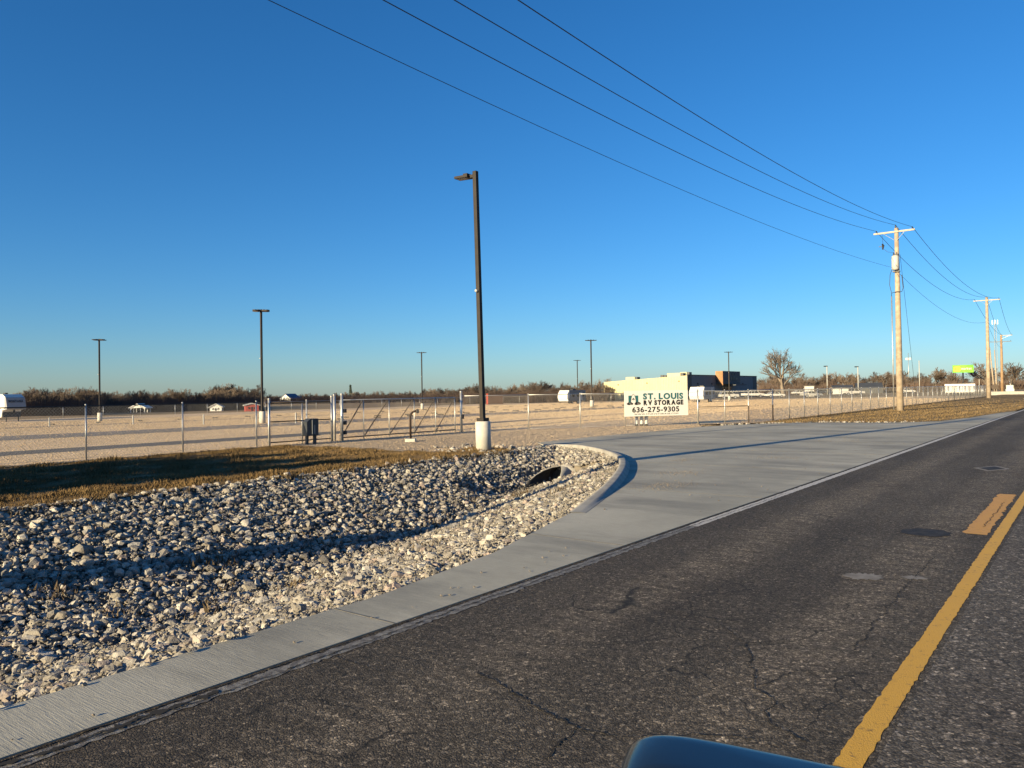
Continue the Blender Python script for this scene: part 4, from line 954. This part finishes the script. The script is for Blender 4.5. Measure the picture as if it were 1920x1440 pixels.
for i in range(7):
    m = MB(); m.box((-2.3 + i * 0.77, -1.16, 1.35), (0.06, 0.04, 1.6)); m.build('body_rib', M['tin'], bt_)
m = MB(); m.box((0, 0, 0.43), (5.0, 1.8, 0.09)); m.build('chassis', M['black'], bt_)
m = MB(); m.tube([(2.6, 0, 0.43), (3.6, 0, 0.43), (3.6, 0, 0)], 0.05, 6); m.build('hitch', M['black'], bt_)
for a in (-0.45, 0.45):
    for yy in (-1.0, 1.0):
        m = MB(); m.tube([(a, yy - 0.1, 0.34), (a, yy + 0.1, 0.34)], 0.34, 16); m.build('wheel', M['tyre'], bt_)
# unseen hedge, added left of frame to throw ragged shade on the verge
hg = thing('shadow_hedge', 'added evergreen hedge, unseen left of the frame, shading the verge', 'hedge', (-21.6, 2.6, 0))
m = MB()
for i in range(8): m.tube([(-3.0 + i * 0.86, 0, -0.1), (-3.0 + i * 0.86 + random.gauss(0, .1), random.gauss(0, .1), 2.2)], [0.06, 0.02], 5)
m.build('trunk', M['bark'], hg); m = MB()
for _ in range(9000):
    c = Vector((random.uniform(-3.4, 3.4), random.gauss(0, 0.42), 0)); c.z = random.uniform(0.05, 2.55 + 0.3 * math.sin(c.x * 3.1) + 0.2 * math.sin(c.x * 7.3))
    m.add([c + Vector((random.gauss(0, .10), random.gauss(0, .10), random.gauss(0, .10))) for _ in range(3)], [(0, 1, 2)])
m.build('foliage', M['cedar_tree'], hg)

# ------------------------------------------------------------------ building
bd = thing('commercial_building', 'low cream and slate commercial building with a cedar clad entrance', 'building')
BX0, BX1, BY0, BY1 = -118.4, -91.6, 200.4, 255.2
bz = -1.0
m = MB(); z0, z1 = 4.6, 5.9
m.add([(BX0, BY0, bz), (BX1, BY0, bz), (BX1, BY1, bz), (BX0, BY1, bz), (BX0, BY0, z0), (BX1, BY0, z1), (BX1, BY1, z1), (BX0, BY1, z0)], [(0, 1, 5, 4), (2, 3, 7, 6), (3, 0, 4, 7), (4, 5, 6, 7)])
recalc(m.build('side_wall', M['cream'], bd))
for i in range(54):                              # standing ribs of the metal siding
    xx = BX0 + (i + 0.5) * (BX1 - BX0) / 54; zt = z0 + (z1 - z0) * (i + 0.5) / 54
    m = MB(); m.box((xx, BY0 - 0.02, (bz + zt) / 2), (0.07, 0.05, zt - bz - 0.02)); m.build('siding_rib', M['cream'], bd)
m = MB(); m.box(((BX0 + BX1) / 2 - 10.8, BY0 - 0.04, 0.35), (2.0, 0.1, 2.7)); dr = m.build('door', M['rust'], bd)
m = MB(); m.box(((BX0 + BX1) / 2 - 10.0, BY0 - 0.11, 0.3), (0.15, 0.04, 0.1)); m.build('handle', M['tin'], dr)
for xx in (-113.5, -104, -94):
    m = MB(); m.box((xx, BY0 - 0.12, 3.55 + (xx + 118) * 0.035), (0.35, 0.2, 0.3)); m.build('wall_light', M['black'], bd)
m = MB(); m.box((BX1 - 0.05, (BY0 + BY1) / 2, (bz + 6.05) / 2), (0.3, BY1 - BY0 - 0.02, 6.05 - bz)); m.build('front_wall', M['slate'], bd)
m = MB(); m.box((BX1 + 0.10, BY0 + 1.4, 2.55), (0.12, 2.7, 6.9)); m.build('corner_panel', M['slate_dark'], bd)
m = MB(); m.box((BX1 + 0.10, BY1 - 1.8, 2.55), (0.12, 3.4, 6.9)); m.build('corner_panel', M['slate_dark'], bd)
m = MB(); m.box((BX1 + 0.02, (BY0 + BY1) / 2, 6.12), (0.5, BY1 - BY0 + 0.1, 0.12)); m.build('parapet_cap', M['slate_dark'], bd)
for yy in (BY0 + 7, BY0 + 17, BY0 + 42, ):
    m = MB(); m.box((BX1 + 0.2, yy, 3.6), (0.2, 0.35, 0.4)); m.build('wall_light', M['black'], bd)
pr_ = MB(); PX = BX1 + 2.4
m = MB(); m.prism([(BX1 + 0.1, 7.35), (PX, 7.35), (PX, 2.6), (BX1 + 0.1, 5.4)], 220.3, 220.5, lambda a, b, t_: (a, t_, b)); en = recalc(m.build('entrance_wing', M['cedar'], bd))
for i in range(7):
    xa = BX1 + 0.15 + i * 0.32; m = MB(); m.box((xa + 0.14, 220.27, (7.3 + 5.5 - i * 0.37) / 2), (0.26, 0.05, 7.3 - (5.5 - i * 0.37))); m.build('plank', M['cedar'], en)
m = MB(); m.box(((BX1 + PX) / 2 + 0.05, 227.4, 5.4), (2.3, 13.7, 3.9)); m.build('entrance_box', M['slate_dark'], bd)
m = MB(); m.box((PX + 0.3, 230.5, 3.15), (3.0, 9.0, 0.3)); m.build('canopy', M['slate_dark'], bd)
for i in range(4):
    m = MB(); m.box((PX + 0.06, 226.6 + 1.5 * i, 5.2), (0.08, 1.0, 1.1)); m.build('wall_emblem', M['black'], bd)
for yy in (228.0, 229.6):
    m = MB(); m.tube([(PX + 0.05, yy, 6.5), (PX + 0.12, yy, 6.5)], 0.32, 10); m.build('wall_emblem', M['black'], bd)
for i in range(4):
    m = MB(); m.box((BX1 + 0.16, 226 + 1.9 * i, 1.3), (0.06, 1.5, 2.6)); m.build('window', M['glass'], bd)
for i, (xx, yy, L, h) in enumerate(((-112, 206, 3, 1.1), (-101.5, 206, 1.0, 0.9), (-97.8, 206, 4.2, 1.2), (-104, 226, 2.2, 2.2))):
    zt = z0 + (z1 - z0) * (xx - BX0) / (BX1 - BX0)
    m = MB(); m.box((xx, yy, zt + h / 2 - 0.1), (L, 2.0, h + 0.2)); bevel(m.build('rooftop_unit', M['cream'] if i != 1 else M['charcoal'], bd), 0.05)
    m = MB(); m.box((xx + L / 2 + 0.45, yy, zt + h / 2 - 0.05), (0.8, 1.8, h)); m.build('unit_housing', M['charcoal'], bd)

# ------------------------------------------------------------------ small far buildings
def gable(name, label, cat, px, D, L, Wd, h, rh, wall, roof, rz, op=None):
    x, y = W(px, D); t = thing(name, label, cat, (x, y, zf(x)), rz)
    m = MB()
    if op:
        for a in (-1, 1):
            for b in (-1, 0, 1): 
                q = MB(); q.box((a * (L / 2 - 0.1), b * (Wd / 2 - 0.1), h / 2), (0.12, 0.12, h)); q.build('post', M[wall], t)
        m.prism([(-L / 2, h), (0, h + rh), (L / 2, h), (L / 2, h - 0.55), (L / 2 - 0.5, h - 0.05), (-L / 2 + 0.5, h - 0.05), (-L / 2, h - 0.55)], -Wd / 2, -Wd / 2 + 0.1, lambda a, b, q: (a, q, b)); recalc(m.build('front_panel', M[wall], t))
    else:
        m.prism([(-L / 2, -0.3), (L / 2, -0.3), (L / 2, h), (0, h + rh), (-L / 2, h)], -Wd / 2, Wd / 2, lambda a, b, q: (a, q, b)); recalc(m.build('wall', M[wall], t))
        for i in (-1, 1):
            q = MB(); q.box((i * L * 0.22, -Wd / 2 - 0.02, h * 0.5), (L * 0.14, 0.06, h * 0.35)); q.build('window', M['glass'], t)
        q = MB(); q.box((0, -Wd / 2 - 0.02, h * 0.35), (L * 0.12, 0.07, h * 0.72)); q.build('door', M['black'], t)
    m = MB()
    m.prism([(-L / 2 - 0.3, h - 0.12), (0, h + rh + 0.02), (L / 2 + 0.3, h - 0.12), (L / 2 + 0.3, h + 0.05), (0, h + rh + 0.22), (-L / 2 - 0.3, h + 0.05)], -Wd / 2 - 0.2, Wd / 2 + 0.2, lambda a, b, q: (a, q, b)); recalc(m.build('roof', M[roof], t))
    return t
gable('carport_canopy', 'small white gabled canopy standing beyond the back fence', 'canopy', 263, 157, 3.0, 2.6, 1.0, 0.62, 'white', 'white', YAW, True)
gable('farm_shed', 'red shed beyond the back fence left of the gate', 'shed', 471, 158, 2.6, 3, 1.15, 0.25, 'red', 'tin', YAW + 0.4)
gable('farm_house', 'tiny white house far behind the back fence', 'house', 406, 166, 2.4, 2.6, 0.75, 0.6, 'white', 'tin', YAW + 0.2)
gable('farm_house', 'white fronted house with a dark blue roof behind the gate', 'house', 544, 300, 4.2, 8, 1.9, 1.7, 'white', 'navy', YAW - 0.2)
gable('barn', 'long low barn with a blue roof beyond the gate', 'barn', 548, 318, 9.5, 9, 1.6, 1.0, 'navy', 'navy', YAW + 1.1)
gable('bungalow', 'low white house with a dark roof behind the parked pickup', 'house', 1578, 285, 6.5, 7, 2.3, 0.7, 'white', 'slate_dark', YAW + 1.3)
gable('bungalow', 'low dark roofed house beside the white house', 'house', 1628, 292, 11, 9, 2.2, 1.5, 'slate_dark', 'slate_dark', YAW + 1.2)
x, y = W(928, 185); ct = thing('shipping_container', 'brown shipping container beyond the lot end behind the lamp post', 'container', (x, y, zf(x)), YAW + 0.1)
m = MB(); m.box((0, 0, 1.05), (3.6, 2.4, 2.1)); m.build('body', M['brick'], ct)
for i in range(9):
    m = MB(); m.box((-1.6 + i * 0.4, -1.22, 1.05), (0.16, 0.06, 1.9)); m.build('rib', M['brick'], ct)
m = MB(); m.box((-2.0, -1.0, 1.3), (0.4, 0.4, 2.6)); m.build('corner_pillar', M['red'], ct)
x, y = W(1517, 200); kk = thing('kiosk', 'small white kiosk behind the silver coupe', 'kiosk', (x, y, zf(x)), YAW)
m = MB(); m.box((0, 0, 1.3), (1.9, 1.5, 2.6)); m.build('body', M['white'], kk); m = MB(); m.box((0, 0, 2.66), (2.1, 1.7, 0.12)); m.build('roof', M['tin'], kk)
m = MB(); m.box((0.3, -0.77, 1.0), (0.7, 0.05, 1.9)); m.build('door', M['tin'], kk)

# ------------------------------------------------------------------ billboard, tower, far poles, roadside cabinets
x, y = W(1806, 235); bb = thing('billboard', 'green and yellow billboard on a single dark post', 'billboard', (x, y, 0), rad(18))
m = MB(); m.box((0, 0, 7.0), (5.6, 0.4, 2.3)); m.build('board', M['green'], bb)
m = MB(); m.tube([(0, 0.1, -0.3), (0, 0.1, 6.0)], 0.22, 10); m.build('post', M['black'], bb, True)
m = MB(); m.prism([(-2.5, 6.2), (-0.9, 6.2), (-0.4, 7.0), (-0.9, 7.7), (-2.5, 7.6)], -0.215, -0.205, lambda a, b, q: (a, q, b)); recalc(m.build('yellow_field', M['lemon'], bb))
lettering('UKG', 1.0, M['ink'], bb, (-1.75, -0.235, 6.68), FR, 0.02, 1.0, width=1.3); lettering('market', 1.0, M['white'], bb, (0.95, -0.22, 6.75), FR, 0.02, 1.0, width=2.8)
x, y = W(1868, 340); tw = thing('lattice_tower', 'tall thin lattice radio tower with antennas behind the far poles', 'tower', (x, y, 0))
m = MB(); HT = 29.5
for k_ in range(3):
    a = k_ * 2.094; m.tube([(0.75 * math.cos(a), 0.75 * math.sin(a), -0.3), (0.45 * math.cos(a), 0.45 * math.sin(a), HT)], 0.06, 5)
m.build('tower_leg', M['galv'], tw); m = MB()
for i in range(28):
    for k_ in range(3):
        a, b = k_ * 2.094, (k_ + 1) * 2.094; za, zb = i * HT / 28, (i + 1) * HT / 28; ra, rb = 0.75 - 0.3 * za / HT, 0.75 - 0.3 * zb / HT
        m.tube([(ra * math.cos(a), ra * math.sin(a), za), (rb * math.cos(b), rb * math.sin(b), zb)], 0.035, 4, False)
m.build('lattice_brace', M['galv'], tw)
for i, a in enumerate((0, 1.57, 3.14, 4.71)):
    m = MB(); m.box((1.0 * math.cos(a), 1.0 * math.sin(a), HT + 0.2), (0.3, 0.3, 1.9)); m.build('antenna', M['white'], tw)
for px, D, top, r_, l_, mt in ((1551, 225, 687, 0.13, 'pale area light pole behind the low white house', 'tin'), (1609, 225, 688, 0.13, 'pale area light pole beside the dark roofed house', 'tin'), (1704, 330, 662, 0.10, 'thin dark mast right of the transformer pole', 'galv'), (1724, 260, 676, 0.13, 'pale straight pole right of the thin mast', 'tin'), (1836, 260, 690, 0.11, 'short pale pole between the billboard and far utility pole', 'tin'), (1898, 250, 712, 0.11, 'short leaning pale pole near the pale green cabinet', 'tin')):
    x, y = W(px, D); hz = 736 - 0.0157 * (px - 960); Hh = EYE + (hz - top) / FPX * D
    t = thing('light_pole', l_, 'pole', (x, y, 0)); ln = -0.9 if px == 1898 else 0
    m = MB(); m.tube([(0, 0, -0.2), (ln, 0, Hh)], r_, 8); m.build('pole', M[mt], t, True)
    if px in (1551, 1609):
        m = MB(); m.box((-0.35, 0, Hh + 0.05), (1.0, 0.5, 0.3), YAW); m.build('lamp_head', M['charcoal'], t)
    if px == 1704:
        for a in (-0.6, 0.6): m = MB(); m.box((a, 0, Hh - 2.5), (0.9, 0.3, 0.9)); m.build('antenna', M['tin'], t)
x, y = W(1893, 172); cb = thing('utility_cabinet', 'pale green stepped utility cabinet near the brown pole', 'cabinet', (x, y, 0), rad(10))
m = MB(); m.box((0, 0, 0.5), (1.6, 1.0, 1.0)); bevel(m.build('body', M['pale_green'], cb), 0.04); m = MB(); m.box((0, 0.1, 1.4), (1.35, 0.8, 0.85)); bevel(m.build('hood', M['pale_green'], cb), 0.04); m = MB(); m.box((0, 0, -0.0), (1.9, 1.3, 0.14)); m.build('pad', M['ped'], cb)
x, y = W(1866, 158); sgn = thing('notice_board', 'dark brown slanted board on two legs beside the far utility pole', 'notice board', (x, y, 0), rad(12))
m = MB(); m.prism([(-0.65, 1.05), (0.6, 1.05), (0.45, 1.95), (-0.1, 2.1), (-0.75, 1.75)], -0.2, 0.2, lambda a, b, q: (a, q, b)); recalc(m.build('board', M['rust'], sgn))
for a in (-0.35, 0.35): m = MB(); m.box((a, 0, 0.5), (0.16, 0.16, 1.2)); m.build('leg', M['black'], sgn)
x0, y0 = W(1852, 150); x1, y1 = W(1960, 150); lw = thing('low_wall', 'low pale concrete wall at the verge end by the cabinets', 'wall', ((x0 + x1) / 2, (y0 + y1) / 2, 0), YAW)
m = MB(); m.box((0, 0, 0.2), (math.hypot(x1 - x0, y1 - y0), 0.5, 0.7)); bevel(m.build('wall_block', M['ped'], lw), 0.03); m = MB(); m.box((0, 0, 0.58), (math.hypot(x1 - x0, y1 - y0) + 0.1, 0.6, 0.06)); m.build('coping', M['ped'], lw)

# ------------------------------------------------------------------ trees
def gen_tree(H, spread, seed, depth=5, nfork=(3, 4), trunk=0.25, r0_=0.02, minr=0.012):
    rng = random.Random(seed); T, C = MB(), MB()
    def grow(p, d, L, r, lv):
        n = 3; pts = [p]; q = p.copy(); dd = d.copy()
        for i in range(n):
            dd = (dd + Vector((rng.gauss(0, 0.12), rng.gauss(0, 0.12), rng.gauss(0.03, 0.08)))).normalized(); q = q + dd * (L / n); pts.append(q.copy())
        rr = [max(minr, r * (1 - 0.45 * i / n)) for i in range(n + 1)]
        (T if lv <= 1 else C).tube(pts, rr, 6 if lv == 0 else (4 if lv < 2 else 3), False)
        if lv >= depth: return
        k = rng.randint(*nfork) + (2 if lv == 0 else 0)
        for i in range(k):
            t = rng.uniform(0.45, 1.0) if i else 1.0; j = min(n - 1, int(t * n)); b = pts[j] + (pts[j + 1] - pts[j]) * (t * n - j)
            a = rng.uniform(0, 6.283); tilt = rng.uniform(0.3, 0.85) * spread if i else rng.uniform(0.1, 0.4)
            ax = Vector((math.cos(a), math.sin(a), 0)); nd = (dd * math.cos(tilt) + (ax - dd * ax.dot(dd)).normalized() * math.sin(tilt)); nd.z += 0.12; nd.normalize()
            grow(b, nd, L * rng.uniform(0.58, 0.82), max(minr, r * 0.55 * rng.uniform(0.8, 1.1)), lv + 1)
    grow(Vector((0, 0, -0.2)), Vector((0, 0, 1)), H * trunk, H * r0_, 0)
    mx = max(max(v[2] for v in T.v), max(v[2] for v in C.v)); k = H / mx
    for B in (T, C): B.v = [(x * k, y * k, z * k) for x, y, z in B.v]
    return T, C
VAR = []
for i in range(7):
    T, C = gen_tree(10.0, 0.8 + 0.07 * i, 40 + i, 5, (3, 4), 0.24, 0.018, 0.022)
    a = bpy.data.meshes.new('trunk'); a.from_pydata(T.v, [], T.f); a.materials.append(M['bark'])
    b = bpy.data.meshes.new('crown'); b.from_pydata(C.v, [], C.f); b.materials.append(M['twig']); VAR.append((a, b))
def tree(label, loc, h, k, group, wide=1.0, name='bare_tree'):
    t = thing(name, label, 'tree', loc, random.uniform(0, 6.28), group); t.scale = (h / 10 * wide, h / 10 * wide, h / 10)
    for nm, me in zip(('trunk', 'crown'), VAR[k]): link(nm, me, None, t)
SEG = [(-40, 60, 8, 300, 10), (40, 190, 22, 165, 28), (170, 330, 15, 190, 26), (320, 400, 15, 195, 14), (395, 490, 21, 195, 16), (500, 640, 5, 330, 16), (640, 800, 7, 330, 20), (790, 880, 11, 290, 14), (870, 1000, 15, 245, 22), (990, 1140, 20, 225, 26), (1420, 1560, 29, 330, 22), (1540, 1700, 24, 350, 22), (1690, 1810, 26, 340, 14), (1800, 1960, 26, 380, 16)]
names = ['leafless tree in the distant treeline left of the gate', 'small leafless tree in the low far treeline behind the gate', 'leafless tree in the treeline behind the near lamp post', 'leafless tree in the treeline right of the cream building']
brush = []
for a, b, pxh, D, n in SEG:
    g = 0 if b < 500 else 1 if b <= 800 else 2 if b < 1200 else 3
    for i in range(n):
        px = a + (b - a) * (i + random.random()) / n; d = D * random.uniform(0.92, 1.12); x, y = W(px, d); z = zf(x)
        h = (pxh * random.choice((0.45, 0.75, 0.85, 0.95, 1.05, 1.2)) * random.uniform(0.9, 1.1)) / FPX * d + EYE - z
        tree(names[g], (x, y, z), h, random.randrange(7), names[g].replace('leafless tree', 'leafless trees').replace('small ', ''), random.uniform(0.9, 1.35))
    for i in range(int((b - a) * 26)):
        px = random.uniform(a, b); d = D * random.uniform(0.86, 1.08); x, y = W(px, d); z = zf(x); top_ = (pxh * random.uniform(0.1, 0.8) * (0.75 + 0.25 * math.sin(px * 0.11))) / FPX * d + EYE - z
        brush.append((x, y, z, top_ * random.uniform(0.45, 1.0), d))
m = MB()
for x, y, z, h, d in brush:
    w_ = d * 0.00042; dx, dy = random.gauss(0, 0.22) * h, random.gauss(0, 0.22) * h; a = YAW
    ux, uy = math.cos(a) * w_, math.sin(a) * w_
    m.add([(x - ux, y - uy, z - 0.2), (x + ux, y + uy, z - 0.2), (x + dx + ux * 0.2, y + dy + uy * .2, z + h), (x + uy * 3, y - ux * 3, z - 0.2)], [(0, 1, 2), (1, 3, 2), (3, 0, 2)])
tag(m.build('undergrowth', M['brush']), 'reddish brown winter brush at the foot of the treeline', 'brush', kind='stuff')
x, y = W(1468, 215); bt = thing('bare_tree', 'big spreading bare tree with a pale trunk right of the building', 'tree', (x, y, zf(x)))
T, C = gen_tree(14.3, 1.05, 36, 5, (3, 4), 0.17, 0.022, 0.018)
T.build('trunk', M['bark_pale'], bt, True); C.build('crown', M['bark'], bt)
for px, D, h, l_ in ((1745, 260, 8.5, 'dark twiggy tree between the light pole and the billboard'), (1850, 240, 9.5, 'twiggy bare tree behind the far utility pole'), (1900, 235, 9.0, 'wide bare tree at the right end of the verge'), (1660, 300, 8.5, 'rounded bare tree just left of the transformer pole')):
    x, y = W(px, D); tree(l_, (x, y, zf(x)), h, random.randrange(7), None, 1.5)
x, y = W(657, 500); ev = thing('evergreen_tree', 'tiny dark pointed evergreen above the far treeline behind the gate', 'tree', (x, y, -1))
m = MB(); m.tube([(0, 0, -0.2), (0, 0, 9)], [0.3, 0.08], 6); m.build('trunk', M['bark'], ev)
m = MB()
for _ in range(700):
    z = random.uniform(1.5, 9.5); rr = 1.5 * (1 - z / 10.2) + 0.15; a = random.uniform(0, 6.28); q = rr * random.uniform(0.4, 1); c = Vector((q * math.cos(a), q * math.sin(a), z))
    m.add([c, c + Vector((random.gauss(0, .3), random.gauss(0, .3), -.25)), c + Vector((random.gauss(0, .3), random.gauss(0, .3), .3))], [(0, 1, 2)])
m.build('crown', M['cedar_tree'], ev)

# ------------------------------------------------------------------ the vehicle the picture is taken from
vt = thing('pickup_truck', 'dark blue truck in the near lane, only its door mirror showing', 'pickup truck')
m = MB(); m.prism([(-2.9, 0.55), (2.9, 0.5), (2.95, 1.1), (2.7, 1.28), (1.1, 1.36), (-2.9, 1.36)], 0.06, 2.0, lambda a, b, t_: (t_, a, b)); bevel(m.build('body', M['truck_paint'], vt), 0.06, 2)
m = MB(); m.prism([(1.05, 1.37), (0.35, 1.95), (-1.5, 2.0), (-1.9, 1.37)], 0.22, 1.84, lambda a, b, t_: (t_, a, b)); recalc(m.build('cab_glass', M['glass'], vt))
m = MB(); m.box((1.03, -0.6, 2.0), (1.6, 1.9, 0.06)); bevel(m.build('roof', M['truck_paint'], vt), 0.025)
for x in (0.2, 1.86):
    for y in (-1.8, 1.85): wheel(vt, x, y, 0.40, 0.40, 0.27)
mr = empty('door_mirror', (0, 0, 0)); mr.parent = vt
def P3d(px, py, t): 
    d = (fw * FPX + rt * (px - 960) - up * (py - 720)) / FPX; return Vector((0, 0, EYE)) + d * t
cpt = P3d(1535, 1640, 0.80)
bm = bmesh.new(); bmesh.ops.create_uvsphere(bm, u_segments=40, v_segments=24, radius=1.0)
for v in bm.verts:
    c = v.co; e = 0.32
    for i in range(3): c[i] = math.copysign(abs(c[i]) ** e, c[i])
    c.x *= 0.212; c.y *= 0.065; c.z *= 0.098 - 0.010 * (c.x / 0.212)
me = bpy.data.meshes.new('housing'); bm.to_mesh(me); bm.free(); me.polygons.foreach_set('use_smooth', [True] * len(me.polygons))
ho = link('housing', me, M['mirror_shell'], mr); ho.location = cpt; ho.rotation_euler = (0, rad(4.0), YAW - rad(14))
me2 = me.copy(); me2.materials.clear()
for v in me2.vertices: v.co.x *= 1.008; v.co.y *= 1.03; v.co.z = min(v.co.z, 0.058 - 0.006 * v.co.x / 0.2)
tb = link('trim_band', me2, M['black'], mr); tb.location = ho.location; tb.rotation_euler = ho.rotation_euler
m = MB(); m.tube([(0.08, cpt.y + 0.06, 1.30), (0.0, cpt.y + 0.04, 1.36), (cpt.x + 0.1, cpt.y + 0.01, cpt.z)], [0.04, 0.035, 0.03], 8); m.build('mirror_arm', M['black'], mr, True)
